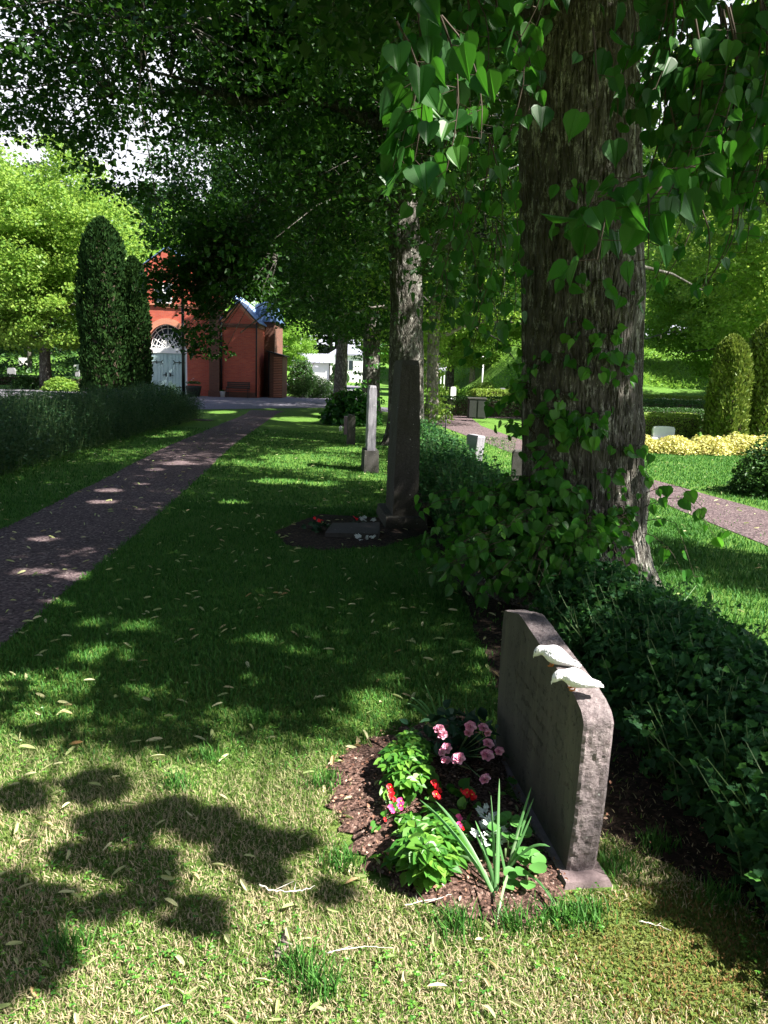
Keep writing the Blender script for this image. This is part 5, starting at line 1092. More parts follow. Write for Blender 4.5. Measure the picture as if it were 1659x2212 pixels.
# ---------------------------------------------------------------- other gravestones
def prismstone(name, x, y, prof, depth, rz, mats, label, cat='gravestone', base=None, group=None, lean=(0, 0), n=8, rough=.006, seed=3, base_mat=None):
    """prof = list of (half width, z); the narrow side faces the camera, depth runs away"""
    root = empty(name, (x, y, 0), label, cat, group, rz); V = []; m_ = 14; zs = np.array([p_[1] for p_ in prof]); hw = np.array([p_[0] for p_ in prof]); Z = np.linspace(zs[0], zs[-1], 34)
    per = []; k = 10
    for a in range(4 * k):
        s, f = divmod(a, k); f = f / k; per.append([(-1 + 2 * f, -1), (1, -1 + 2 * f), (1 - 2 * f, 1), (-1, 1 - 2 * f)][s])
    per = np.array(per)
    for z in Z:
        h = np.interp(z, zs, hw); g = 1 - .06 * (z > Z[-2]); nn = 1 + rough / .15 * (fbm(per[:, 0] * 4 + 9, per[:, 1] * 4, z * 9, 3, seed) - .5) * 2
        dd = depth / 2 * (1 - .04 * (z - Z[0]))
        V.append(np.stack([per[:, 0] * h * g * nn + lean[0] * z, depth / 2 + per[:, 1] * dd * g + (nn - 1) * .1 * per[:, 1] + lean[1] * z, z + 0 * nn], 1))
    V = np.concatenate(V); mb = MB(); q = 4 * k; i = np.arange(33)[:, None] * q; j = np.arange(q)[None]; jn = (j + 1) % q
    mb.add(V, np.stack([i + j, i + jn, i + q + jn, i + q + j], -1).reshape(-1, 4), [tuple(33 * q + t for t in range(q))]); obj('slab', mb, mats, root)
    if base:
        w, dp, h = base; mb = MB(); mb.box((0, depth / 2, 0), (w, dp, h), 0, .93); obj('plinth', mb, M[base_mat] if base_mat else mats, root)
    return root
g8 = (G(847, 1142) + G(902, 1139)) / 2
prismstone('gravestone', g8[0], g8[1], [(.133, .13), (.131, .5), (.12, 1.1), (.1, 1.6), (.088, 1.76)], .72, .11, M['obelisk'], 'tall tapering pillar gravestone with dark pitted stone and white lichen spots', base=(.46, 1.0, .13), seed=5)
gs = G(763, 1160); root = empty('grave_slab', (gs[0], gs[1], 0), 'low dark name stone lying in the bed beside the tall pillar', 'grave slab'); mb = MB()
mb.add([(-.27, -.14, 0), (.25, -.16, 0), (.27, .16, 0), (-.25, .16, 0), (-.27, -.13, .06), (.25, -.15, .07), (.26, .15, .13), (-.22, .15, .11)], [(4, 5, 6, 7)], [(0, 1, 5, 4), (1, 2, 6, 5), (2, 3, 7, 6), (3, 0, 4, 7)]); obj('slab', mb, M['dark_stone'], root)
g13 = G(801, 1020); prismstone('gravestone', g13[0], g13[1], [(.068, .36), (.066, .8), (.064, 1.2), (.062, 1.34), (.048, 1.42)], .5, .1, M['grey_stone'], 'tall slim polished grey gravestone on a dark plinth, third lime behind it', base=(.25, .72, .36), seed=6, base_mat='dark_stone')
prismstone('gravestone', -.8, 18.3, [(.088, 0), (.087, .4), (.08, .62), (.06, .68)], .4, .1, M['obelisk'], 'short rough brown gravestone in front of the leafy shrub', seed=7)
prismstone('gravestone', -1.07, 21.2, [(.05, 0), (.05, .46), (.045, .48)], .4, .1, M['pink_stone'], 'small thin pinkish gravestone next to the white stone lantern', seed=8)
gl_ = G(736, 931); root = empty('stone_lantern', (gl_[0], gl_[1], 0), 'tiny white stone lantern with pagoda roof on the grass edge', 'lantern')
mb = MB(); [mb.box((dx, dy, 0), (.018, .018, .05)) for dx in (-.03, .03) for dy in (-.03, .03)]; obj('leg', mb, M['pale_stone'], root)
mb = MB(); mb.box((0, 0, .05), (.085, .085, .018)); mb.box((0, 0, .068), (.05, .05, .035)); obj('body', mb, M['pale_stone'], root)
mb = MB(); mb.box((0, 0, .103), (.12, .12, .028), 0, .3); mb.box((0, 0, .131), (.022, .022, .028), 0, .3); obj('roof', mb, M['pale_stone'], root)
gr_ = G(1026, 1047); prismstone('gravestone', gr_[0], gr_[1], [(.062, 0), (.062, .72), (.055, .74)], .42, .32, M['grey_stone'], 'leaning grey headstone with a dark left face, rising from the currant hedge', lean=(.1, 0), seed=9)
prismstone('gravestone', 2.05, 11.8, [(.17, 0), (.17, .5), (.14, .56)], .25, -.1, M['dark_stone'], 'dark headstone mostly hidden behind the shoots of the old lime', seed=10)
root = empty('fence_post', (1.09, 15.0, 0), 'thin dark iron post with pointed tip standing in the hedge', 'post'); mb = MB(); mb.tube([(0, 0, 0), (0, 0, .5)], .02, 8); mb.tube([(0, 0, .5), (.012, 0, .82)], .013, 8); mb.lathe([(.013, 0), (.02, .02), (.013, .045), (.003, .1)], (.012, 0, .82), 8); obj('pole', mb, M['iron'], root, True)
# far stones
for (u0, u1, v0, dst, hh, mt_, lab) in ((1412, 1459, 924, 23.6, .38, 'pale_stone', 'low white rough-edged headstone in front of the bright clipped hedge'),
                                  (974, 986, 835, 58, .75, 'pale_stone', 'small white round-topped headstone left of the yellow-green hedge'),
                                  (39, 61, 778, 75, .75, 'pale_stone', 'wide white headstone far beyond the yard, left of the mossy trunk'),
                                  (15, 32, 794, 63, .7, 'grey_stone', 'bluish grey headstone beyond the yard near the left edge'),
                                  (159, 178, 787, 72, .7, 'pale_stone', 'white headstone partly in sun, close to the dark columnar conifer'),
                                  (162, 171, 803, 60, .7, 'grey_stone', 'narrow grey headstone in the shade below the partly sunlit one'),
                                  (1080, 1093, 838, 56, .5, 'grey_stone', 'small grey headstone right of the yellow-green hedge')):
    a, e = P(u0, v0, dst), P(u1, v0, dst); x = (a[0] + e[0]) / 2; w = e[0] - a[0]; z = float(groundz(x, dst)); H = max(hh, a[2] - z); root = empty('gravestone', (x, dst, z), lab, 'gravestone')
    mb = MB(); hw = w / 2; mb.prism([(-hw * .96, 0), (hw * .96, 0), (hw, H * .8), (hw * .86, H * .97), (hw * .4, H * 1.0), (-hw * .5, H * .99), (-hw * .9, H * .95), (-hw, H * .75)], 0, .14); obj('slab', mb, M[mt_], root)
    mb = MB(); mb.box((0, .07, 0), (w * 1.15, .3, .06)); obj('plinth', mb, M[mt_], root)
# low planting by the pillar
r = np.random.default_rng(3)
for u, v_, lab, sd_ in ((690, 1150, 'red-flowered begonia left of the low name stone', 1), (768, 1150, 'small red begonia before the low name stone', 2)):
    b_ = G(u, v_, 0); root = empty('begonia', (b_[0], b_[1], .02), lab, 'flowers', 'begonias beside the tall pillar'); lf = MB(); n = 34; C = b_ + np.stack([r.normal(size=n) * .07, r.normal(size=n) * .06, r.uniform(.03, .1, n)], 1); X, Nn = orient(n, r, .1, .8)
    leaves(lf, C, X, Nn, .055, T_HEART); obj('foliage', lf, M['rose_leaf'], root, False, tuple(root.location)); mb = MB(); k = 5 if sd_ == 1 else 2; C = b_ + np.stack([r.normal(size=k) * .025, r.normal(size=k) * .03, .12 + r.normal(size=k) * .02], 1); X, Nn = orient(k, r, -.2, .3); Nn[:, 1] -= .6
    leaves(mb, C, X, Nn, .036, T_HEART); obj('blossom', mb, M['red'], root, False, tuple(root.location))
silver(794, 1126, .05, .1, 12, 'small silver plant behind the low name stone', 4, size=.05); silver(788, 1164, .06, .08, 14, 'silver plant in front of the low name stone', 5, size=.05)

# ---------------------------------------------------------------- lamp post, bin and smaller far things
lp = G(397, 907); root = empty('street_lamp', (lp[0], lp[1], 0), 'black lamp post with tapered foot standing before the grey-green border', 'lamp post')
mb = MB(); mb.lathe([(.15, 0), (.15, .03), (.135, .05), (.1, .55), (.11, .57), (.11, .62), (.06, .66)], n=12); obj('base', mb, M['iron'], root, True)
mb = MB(); mb.lathe([(.055, .64), (.05, 2), (.045, 4.1)], n=12); obj('pole', mb, M['iron'], root, True)
mb = MB(); mb.lathe([(.06, 4.1), (.1, 4.15), (.17, 4.5), (.15, 4.52), (.08, 4.62), (.02, 4.7)], n=10); obj('lamp_shade', mb, M['iron'], root, True)
blob([(lp[0] + .75 * math.cos(a) + .25, lp[1] + .3 * math.sin(a) - .1) for a in np.linspace(0, 6.1, 14)], .02, 'gravel', M['gravel'], 'ring of dark pebbles round the foot of the lamp post', 60, .05, 4, .03)
root = empty('waste_bin', (3.55, 32.2, 0), 'dark boxy waste bin housing with flat lid in front of the dark hedge', 'bin')
mb = MB(); mb.box((0, 0, 0), (.66, .55, .78)); obj('body', mb, M['plastic_dark'], root); mb = MB(); mb.box((0, 0, .78), (.74, .62, .05)); obj('lid', mb, M['dark_stone'], root)
for dx in (-.17, .17): mb = MB(); mb.box((dx, -.29, .06), (.27, .03, .66)); obj('panel', mb, M['galv'] if False else M['plastic_dark'], root)
yl = 72; pl = P(1040, 826, yl); pt = P(1043, 774, yl); z0 = float(groundz(pl[0], yl)); H = pt[2] - z0
root = empty('street_lamp', (pl[0], yl, z0), 'white mushroom-headed lamp on a slim pole by the grassy slope', 'lamp post'); mb = MB(); mb.tube([(0, 0, 0), (.08, 0, H)], [.09, .06], 10); obj('pole', mb, M['white_paint'], root, True)
mb = MB(); mb.lathe([(.06, -.35), (.12, -.2), (.42, -.02), (.4, .04), (.14, .16), (.03, .2)], (.08, 0, H), 16); obj('lamp_shade', mb, M['white_paint'], root, True)
# rail above the slope
a, e = P(975, 742, 118), P(1075, 742, 118); zz = a[2]; root = empty('guard_rail', (a[0], 118, float(groundz(a[0], 118))), 'pale guard rail along the top of the grassy slope', 'guard rail')
mb = MB(); mb.box(((e[0] - a[0]) / 2, 0, zz - root.location[2] - .2), (e[0] - a[0] + 6, .1, .35)); obj('rail', mb, M['galv'], root)
for k in range(6): mb = MB(); mb.box((-2 + k * 2.6, .1, -.6), (.12, .08, zz - root.location[2] + .7)); obj('post', mb, M['galv'], root)
# pale kerb and block at the foot of the right slope
root = empty('kerb_wall', (18.6, 45, 0), 'low white kerb wall below the slope at right', 'low wall'); mb = MB(); mb.box((0, 0, 0), (7.5, .3, .85 + float(groundz(18.6, 45)))); obj('coping', mb, M['pale_stone'], root)
root = empty('stone_block', (18.2, 44.5, 0), 'white stone block at the foot of the leaning pale trunk', 'block'); mb = MB(); mb.box((0, 0, 0), (.85, .4, 1.3), 0, .95); mb.box((0, 0, 1.3), (.95, .5, .08)); obj('body', mb, M['pale_stone'], root)

# ---------------------------------------------------------------- chapel
CH = G(478, 857); CX, CY = float(CH[0]), float(CH[1]); K = CY / FPX  # metres per picture unit at the front
ch = empty('chapel', (CX, CY, 0), 'red brick chapel with blue metal roofs and a tall pale blue-green double door', 'chapel')
def cx_(u): return (u - 478) * K
def part(name, mb, mt_, parent=ch, smooth=False): return obj(name, mb, M[mt_], parent, smooth)
w0 = cx_(250); cd = cx_(363); AP = 8.35; EV = 5.75; DW = 1.16; DH = 2.75; AR = 1.18
mb = MB()  # front wall round the arched doorway, built of columns so the opening is real
arch = lambda x: DH + math.sqrt(max(0, AR ** 2 * 1.35 - (x - cd) ** 2 * 1.35 * (AR / AR) ** 2)) if abs(x - cd) < AR else 0
xs = np.unique(np.concatenate([[w0, cd, 0.0], np.linspace(cd - AR, cd + AR, 25)]))
gab = lambda x: AP - abs(x - cd) * .74
for x0, x1 in zip(xs[:-1], xs[1:]):
    inside = abs((x0 + x1) / 2 - cd) < AR
    b0, b1 = (arch(x0), arch(x1)) if inside else (0, 0)
    if inside: b0 = max(b0, DH); b1 = max(b1, DH)
    mb.add([(x0, 0, b0), (x1, 0, b1), (x1, 0, gab(x1)), (x0, 0, gab(x0)), (x0, .5, b0), (x1, .5, b1), (x1, .5, gab(x1)), (x0, .5, gab(x0))], [(0, 1, 2, 3), (7, 6, 5, 4), (3, 2, 6, 7), (4, 5, 1, 0)])
mb.add([(w0, 0, 0), (w0, .5, 0), (w0, .5, gab(w0)), (w0, 0, gab(w0)), (0, 0, 0), (0, .5, 0), (0, .5, gab(0)), (0, 0, gab(0)), (cd - AR, 0, 0), (cd - AR, .5, 0), (cd - AR, .5, DH), (cd - AR, 0, DH), (cd + AR, 0, 0), (cd + AR, .5, 0), (cd + AR, .5, DH), (cd + AR, 0, DH)],
       [(3, 2, 1, 0), (4, 5, 6, 7), (8, 9, 10, 11), (15, 14, 13, 12)])
part('wall', mb, 'brick')
mb = MB(); mb.box((cx_(420), -.06, 5.2), (cx_(478) - cx_(362) + .1, .1, .1)); mb.box((cx_(420), -.035, 5.06), (cx_(478) - cx_(362), .06, .13)); mb.box((cx_(306), -.06, 5.2), (cx_(362) - cx_(250), .1, .1)); part('cornice', mb, 'brick_trim')
ro = []; 
mb = MB()  # arch surround
th = np.linspace(0, np.pi, 25)
for a0, a1 in zip(th[:-1], th[1:]):
    pts = [(cd + math.cos(a) * r_ * 1, DH + math.sin(a) * r_ * 1.16) for a, r_ in ((a0, AR), (a0, AR + .3), (a1, AR + .3), (a1, AR))]
    mb.prism(pts, -.04, .02)
part('door_surround', mb, 'brick_trim')
dr = MB(); dr.box((cd, .22, 0.02), (2 * AR - .05, .06, .04)); 
for sx in (-1, 1):
    mb = MB(); mb.box((cd + sx * .55, .24, .03), (1.08, .06, DH - .33)); [mb.box((cd + sx * (.15 + .2 * k), .2, .06), (.17, .03, DH - .4)) for k in range(5)]
    d_ = part('door', mb, 'door_paint')
    mb = MB()
    for z in (.45, 1.9):
        mb.box((cd + sx * .72, .17, z), (.62, .025, .045)); mb.tube([(cd + sx * .42, .17, z + .02), (cd + sx * .3, .17, z + .14)], .018, 6); mb.tube([(cd + sx * .42, .17, z + .02), (cd + sx * .3, .17, z - .1)], .018, 6); mb.tube([(cd + sx * .75, .17, z + .02), (cd + sx * .65, .17, z + .12)], .016, 6); mb.tube([(cd + sx * .75, .17, z + .02), (cd + sx * .65, .17, z - .08)], .016, 6)
    obj('hinge', mb, M['iron'], d_); mb = MB(); mb.tube([(cd + sx * .1, .15, 1.2), (cd + sx * .32, .13, 1.16)], [.03, .02], 6); mb.box((cd + sx * .12, .16, 1.08), (.07, .03, .24)); obj('handle', mb, M['iron'], d_)
mb = MB(); mb.box((cd, .2, DH - .3), (2 * AR - .02, .14, .3)); mb.box((cd, .26, 0), (.05, .02, DH)); [mb.box((cd + s * (AR - .06), .2, 0), (.1, .14, DH - .3)) for s in (-1, 1)]; part('door_frame', mb, 'white_paint')
mb = MB(); mb.prism([(cd + math.cos(a) * AR * .99, DH + math.sin(a) * AR * 1.15) for a in np.linspace(0, np.pi, 25)], .3, .34); wd_ = part('window', mb, 'glass')
mb = MB()
for a in np.linspace(.15, np.pi - .15, 9): mb.tube([(cd, .28, DH), (cd + math.cos(a) * AR, .28, DH + math.sin(a) * AR * 1.15)], .022, 5)
for q in (.35, .6, .85, 1.0): mb.tube([(cd + math.cos(a) * AR * q, .28, DH + math.sin(a) * AR * 1.15 * q) for a in np.linspace(0, np.pi, 17)], .024 if q < 1 else .05, 5)
for k in range(-5, 6): mb.tube([(cd + k * .2, .27, DH + .02), (cd + k * .2 + .4 * (1 if k < 0 else -1), .27, DH + .75)], .014, 4)
obj('glazing_bars', mb, M['white_paint'], wd_)
mb = MB(); mb.box((cx_(357), -.03, 5.35), (.95, .04, 1.1)); wf = part('window', mb, 'glass'); mb = MB(); [mb.box((cx_(357) + dx, -.06, 5.33), (.07, .04, 1.15)) for dx in (-.48, 0, .48)]; [mb.box((cx_(357), -.061, z), (1.03, .038, .07)) for z in (5.3, 5.85, 6.42)]; obj('frame', mb, M['white_paint'], wf)
mb = MB(); mb.box((cx_(467.5), -.3, 0), (cx_(478) - cx_(457), .6, 4.72)); mb.box((cx_(467.5), -.22, 4.72), (cx_(478) - cx_(457) - .04, .44, .3), 0, .6); mb.box((cx_(467.5), -.33, 0), (cx_(478) - cx_(457) + .1, .7, .35)); part('buttress', mb, 'brick_dark')  # buttress shade is put into the darker brick colour
# nave behind, wider, with its blue roof
mb = MB(); mb.box(((w0 - 1 + 1.0) / 2, 4.6, 0), (1.0 - w0 + 1, 8.1, 4.95)); part('nave_wall', mb, 'brick')
def slope(mb, x0, z0, x1, z1, y0, y1, th_=.06):
    mb.add([(x0, y0, z0), (x1, y0, z1), (x1, y1, z1), (x0, y1, z0), (x0, y0, z0 - th_), (x1, y0, z1 - th_), (x1, y1, z1 - th_), (x0, y1, z0 - th_)], [(0, 1, 2, 3), (7, 6, 5, 4), (0, 4, 5, 1), (2, 6, 7, 3), (1, 5, 6, 2), (3, 7, 4, 0)])
mb = MB(); slope(mb, cd, AP + .25, 1.35, AP + .25 - (1.35 - cd) * .74, .25, 8.9); slope(mb, cd, AP + .25, 2 * cd - 1.35, AP + .25 - (1.35 - cd) * .74, .25, 8.9)
for k in range(12): y = .7 + k * .7; mb.tube([(cd, y, AP + .28), (1.35, y, AP + .28 - (1.35 - cd) * .74)], .03, 4)
part('roof', mb, 'roof_blue')
# gabled annex with the bench
A0, A1, AE, AA = cx_(479) + .0, cx_(555), 4.35, 5.5; am = (A0 + A1) / 2
mb = MB(); mb.prism([(A0, 0), (A1, 0), (A1, AE), (am, AA - .08), (A0, AE)], -.25, 2.6); part('wall', mb, 'brick')
mb = MB(); mb.box((am, -.3, AE - .18), (A1 - A0 + .12, .1, .1)); mb.box((am, -.285, AE - .3), (A1 - A0 + .04, .07, .12)); mb.box((A1 + .035, 1.1, AE - .28), (.07, 2.5, .2))
mb.box((am, -.29, 0), (A1 - A0 + .06, .08, .32)); part('cornice', mb, 'brick_dark')
mb = MB()
for s, xe in ((-1, A0), (1, A1)):
    for o_, w_ in ((0.0, .16), (-.2, .05)):
        x0, z0, x1, z1 = am, AA - .02 + o_, xe + s * .02, AE + o_ + (.0); mb.prism([(x0, z0 - w_), (x1, z1 - w_), (x1, z1), (x0, z0)], -.33 + (o_ < 0) * .03, -.252)
part('gable_trim', mb, 'brick_trim')
mb = MB(); slope(mb, am, AA + .1, A1 + .16, AE + .0, -.42, 2.6); slope(mb, am, AA + .1, A0 - .16, AE + .0, -.42, 2.6); part('roof', mb, 'roof_blue')
for x in (A0 + .07, A1 - .0): mb = MB(); mb.tube([(x, -.42, .1), (x, -.42, AE)], .045, 8); part('drainpipe', mb, 'iron', smooth=True)
# block behind the annex and its steep blue cap
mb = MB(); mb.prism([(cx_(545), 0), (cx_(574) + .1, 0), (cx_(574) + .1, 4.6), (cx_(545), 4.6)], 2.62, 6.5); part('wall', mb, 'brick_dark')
mb = MB(); mb.add([(cx_(535), 2.5, 5.6), (cx_(574) - .1, 2.5, 5.95), (cx_(574) + .25, 2.5, 4.6), (cx_(535), 2.5, 4.6), (cx_(535), 6.5, 5.6), (cx_(574) - .1, 6.5, 5.95), (cx_(574) + .25, 6.5, 4.6), (cx_(535), 6.5, 4.6)], [(0, 3, 2, 1), (4, 5, 6, 7), (1, 2, 6, 5), (0, 1, 5, 4)]); part('roof', mb, 'roof_blue')
# low side building
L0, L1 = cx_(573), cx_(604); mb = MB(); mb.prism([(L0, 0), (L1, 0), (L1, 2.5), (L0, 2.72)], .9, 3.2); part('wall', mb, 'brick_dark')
mb = MB(); mb.add([(L0 - .1, .75, 2.82), (L1 + .14, .75, 2.56), (L1 + .14, 3.3, 2.56), (L0 - .1, 3.3, 2.82), (L0 - .1, .75, 2.74), (L1 + .14, .75, 2.48), (L1 + .14, 3.3, 2.48), (L0 - .1, 3.3, 2.74)], [(0, 1, 2, 3), (7, 6, 5, 4), (0, 4, 5, 1), (1, 5, 6, 2), (2, 6, 7, 3), (3, 7, 4, 0)]); part('roof', mb, 'iron')
mb = MB(); [mb.box((L1 - .33 + .06, .87, .1 + k * .1), (.5, .06, .045)) for k in range(24)]; part('lattice', mb, 'brick_trim')
mb = MB(); mb.tube([(L0 + .06, .82, .1), (L0 + .06, .82, 2.7)], .04, 8); part('drainpipe', mb, 'iron', smooth=True)

# bench, tub, pots
bx = CX + cx_(519); root = empty('park_bench', (bx, CY - 1.0, 0), 'dark wooden bench against the red brick annex wall', 'bench')
mb = MB(); [mb.box((0, -.05 + .11 * k, .42), (1.35, .085, .03)) for k in range(4)]; obj('seat', mb, M['wood_dark'], root)
mb = MB(); [mb.box((0, .38 + .02 * k, .52 + .105 * k), (1.35, .025, .08)) for k in range(4)]; obj('backrest', mb, M['wood_dark'], root)
for s in (-1, 1):
    mb = MB(); mb.tube([(s * .62, .4, 0), (s * .62, .42, .92)], .022, 6); obj('leg', mb, M['iron'], root); mb = MB(); mb.tube([(s * .62, -.08, 0), (s * .62, -.08, .6), (s * .62, .1, .64), (s * .62, .4, .6)], .022, 6); obj('armrest', mb, M['iron'], root)
root = empty('planter', (CX + cx_(430), CY - 1.3, 0), 'dark tub of white and green plants beside the chapel door', 'planter'); mb = MB(); mb.lathe([(.3, 0), (.36, .05), (.44, .5), (.46, .62), (.42, .62), (.4, .55)], n=20); obj('tub', mb, M['plastic_dark'], root, True)
lf = MB(); r = np.random.default_rng(2); clusters_to_leaves(lf, np.array([(math.cos(a) * q, math.sin(a) * q, .75 + .1 * (1 - q)) for a, q in zip(r.random(30) * 6.28, r.random(30) * .4)]), r, 18, .16, .07, T_RHOMB); obj('foliage', lf, M['hedge_dark'], root)
lf = MB(); clusters_to_leaves(lf, np.array([(-.05, -.2, .95), (.08, -.25, 1.05), (.25, -.2, .85), (-.25, -.2, .85)]), r, 10, .06, .04, T_RHOMB); obj('blossom', lf, M['silver'], root)
root = empty('flower_pot', (CX + cx_(487), CY - .85, 0), 'small pale pot at the left end of the bench', 'pot'); mb = MB(); mb.lathe([(.11, 0), (.16, .3), (.18, .32), (.15, .33), (.14, .28)], n=16); obj('pot', mb, M['pale_stone'], root, True)
lf = MB(); clusters_to_leaves(lf, np.array([(0, 0, .4), (.08, 0, .42), (-.08, .03, .4)]), r, 16, .12, .07, T_RHOMB); obj('foliage', lf, M['hedge_dark'], root)

# ---------------------------------------------------------------- buildings past the drive
YB = 122.0
def bxu(u, y=YB): return P(u, 815, y)[0]
def bz(u, v_, y=YB): return P(u, v_, y)[2]
x0, x1 = bxu(713), bxu(786); zt_ = bz(750, 768); root = empty('white_building', ((x0 + x1) / 2, YB, 0), 'gleaming white rendered building with one small square window, at the end of the drive', 'building'); w = x1 - x0
mb = MB(); mb.box((0, 3, 0), (w, 6, zt_)); obj('wall', mb, M['render'], root)
mb = MB(); mb.box((0, 3, zt_), (w + .6, 6.6, .25)); mb.box((0, 3, zt_ + .25), (w + .4, 6.2, 1.4), 0, .3); obj('roof', mb, M['roof_grey'], root)
xw = bxu(752) - (x0 + x1) / 2; mb = MB(); mb.box((xw, -.03, bz(752, 799)), (1.45, .06, 1.35)); wn_ = obj('window', mb, M['glass'], root); mb = MB(); [mb.box((xw + dx, -.08, bz(752, 799) - .03), (.1, .05, 1.4)) for dx in (-.74, 0, .74)]; obj('frame', mb, M['galv'], wn_)
YC = 112.0; x0, x1 = bxu(634, YC), bxu(713, YC); root = empty('garage_building', ((x0 + x1) / 2, YC, 0), 'low white building with long grey metal roof left of the gleaming one', 'building'); w = x1 - x0; zt_ = bz(680, 783, YC)
mb = MB(); mb.box((0, 3, 0), (w, 6, zt_)); obj('wall', mb, M['render'], root); zr = bz(680, 767, YC)
mb = MB(); mb.add([(-w / 2 - .3, -.5, zt_), (w / 2 + .3, -.5, zt_), (w / 2 + .3, 3.5, zr + .3), (-w / 2 - .3, 3.5, zr + .3), (w / 2 + .3, 6.4, zt_), (-w / 2 - .3, 6.4, zt_)], [(0, 1, 2, 3), (3, 2, 4, 5)], [(1, 4, 2), (0, 3, 5)]); [mb.tube([(-w / 2 + k * .6, -.5, zt_ + .03), (-w / 2 + k * .6, 3.5, zr + .33)], .04, 4) for k in range(int(w / .6) + 1)]; obj('roof', mb, M['roof_grey'], root)
mb = MB(); mb.tube([(w / 2 - .08, -.12, 0), (w / 2 - .08, -.12, zt_)], .08, 8); obj('drainpipe', mb, M['iron'], root)
YD = 80.0; xa, xb_ = bxu(632, YD), bxu(672, YD); root = empty('carport', ((xa + xb_) / 2, YD, 0), 'open lean-to shelter on dark posts in front of the low white building', 'shelter'); w = xb_ - xa
mb = MB(); mb.box((0, 1.5, bz(650, 792, YD)), (w + .8, 3.4, .16)); mb.box((0, -.15, bz(650, 795, YD)), (w + .6, .12, .22)); obj('roof', mb, M['roof_grey'], root)
for x in (-w / 2, w / 2): mb = MB(); mb.box((x, 0, 0), (.16, .16, bz(650, 793, YD))); mb.tube([(x, 0, 1.7), (x * .75, 0, 2.3)], .05, 5); obj('post', mb, M['wood_dark'], root)
YT = 106.0; xt = bxu(734, YT); root = empty('topiary_bush', (xt, YT, 0), 'clipped bush with a spiral top standing against the white wall', 'bush')
r = np.random.default_rng(4); lf = MB(); n = 7000; d = unit(r.normal(size=(n, 3))); Pt = np.concatenate([d[:3200] * np.array([1.25, 1.1, .95]) + np.array([0, 0, 1.0]), d[3200:5200] * np.array([.85, .8, .65]) + np.array([-.2, 0, 2.15]), d[5200:6400] * np.array([.6, .6, .45]) + np.array([0, 0, 2.95]), d[6400:] * np.array([.22, .22, .5]) + np.array([-.1, 0, 3.5])]); Nn = d + r.normal(size=(n, 3)) * .4; X = np.cross(Nn, r.normal(size=(n, 3)))
leaves(lf, Pt, X, Nn, .16 * (.6 + .7 * r.random(n)), T_RHOMB); obj('foliage', lf, M['hedge_dark'], root); mb = MB(); mb.lathe([(.2, 0), (1.0, .6), (.9, 1.5), (.5, 2), (.6, 2.4), (.3, 2.8), (.1, 3.6)], n=12); obj('trunk', mb, M['twig'], root)
YE = 88.0; xp0, xp1 = bxu(925, YE), bxu(960, YE); zb = float(groundz((xp0 + xp1) / 2, YE)); root = empty('porch_building', ((xp0 + xp1) / 2, YE, zb), 'small timber porch building with grey roof and white posts, right of the sunlit young lime', 'building'); w = xp1 - xp0; zt_ = bz(950, 798, YE) - zb
mb = MB(); mb.box((-.2, 2.5, 0), (w - .3, 3.5, zt_)); obj('wall', mb, M['wood_brown'], root); mb = MB(); [mb.box((.35 + dx, .7, .1), (.3, .05, zt_ - .3)) for dx in (-.65, -.25, .15)]; obj('window', mb, M['glass'], root)
mb = MB(); mb.add([(-w / 2 - .3, -.3, zt_), (w / 2 + .3, -.3, zt_), (w / 2 - .2, 2.4, zt_ + 1.3), (-w / 2, 2.4, zt_ + 1.3), (w / 2 + .3, 5, zt_), (-w / 2 - .3, 5, zt_)], [(0, 1, 2, 3), (3, 2, 4, 5)], [(1, 4, 2), (0, 3, 5)]); mb.box((0, -.3, zt_ - .14), (w + .6, .1, .14)); obj('roof', mb, M['roof_grey'], root)
for x in (w / 2 - .02, w / 2 - .38): mb = MB(); mb.box((x, -.1, 0), (.13, .13, zt_ - .1)); obj('post', mb, M['white_paint'], root)

# ---------------------------------------------------------------- grass, litter, twigs
r = np.random.default_rng(55)
pl_ = np.array(PATH_L); pr_ = np.array(PATH_R)
def on_path(x, y, m_=0.0):
    xl = np.interp(y, pl_[:, 1], pl_[:, 0]); xr = np.interp(y, pr_[:, 1], pr_[:, 0]); return (x > xl + m_) & (x < xr - m_) & (y > .9) & (y < 32)
SL = [tuple((SB + SDIR * s + SNRM * w)[:2]) for s, w in ((-.05, -.03), (.99, -.03), (.99, .15), (-.05, .15))]
def lawn_ok(x, y, soft=True):
    j = .05 * (fbm(x * 12, y * 12, 0, 3, 66) - .5) * 2
    bad = on_path(x + j, y + j, .02) | inpoly(x, y, SL) | inpoly(x + j, y + j, OBED)
    jb = j * 1.9; bed = inpoly(x + jb, y + jb, BED); soil = inpoly(x + j * 1.5, y + j * 1.5, SOILB)
    return ~bad & ~(bed & (r.random(len(x)) < .97)) & ~(soil & (r.random(len(x)) < .96))
def sample(n, y0, y1, xk0=-.56, xk1=.58, pad=.25, power=1.0):
    y = y0 + (y1 - y0) * r.random(n) ** power; x = (xk0 + (xk1 - xk0) * r.random(n)) * (y + pad); return x, y
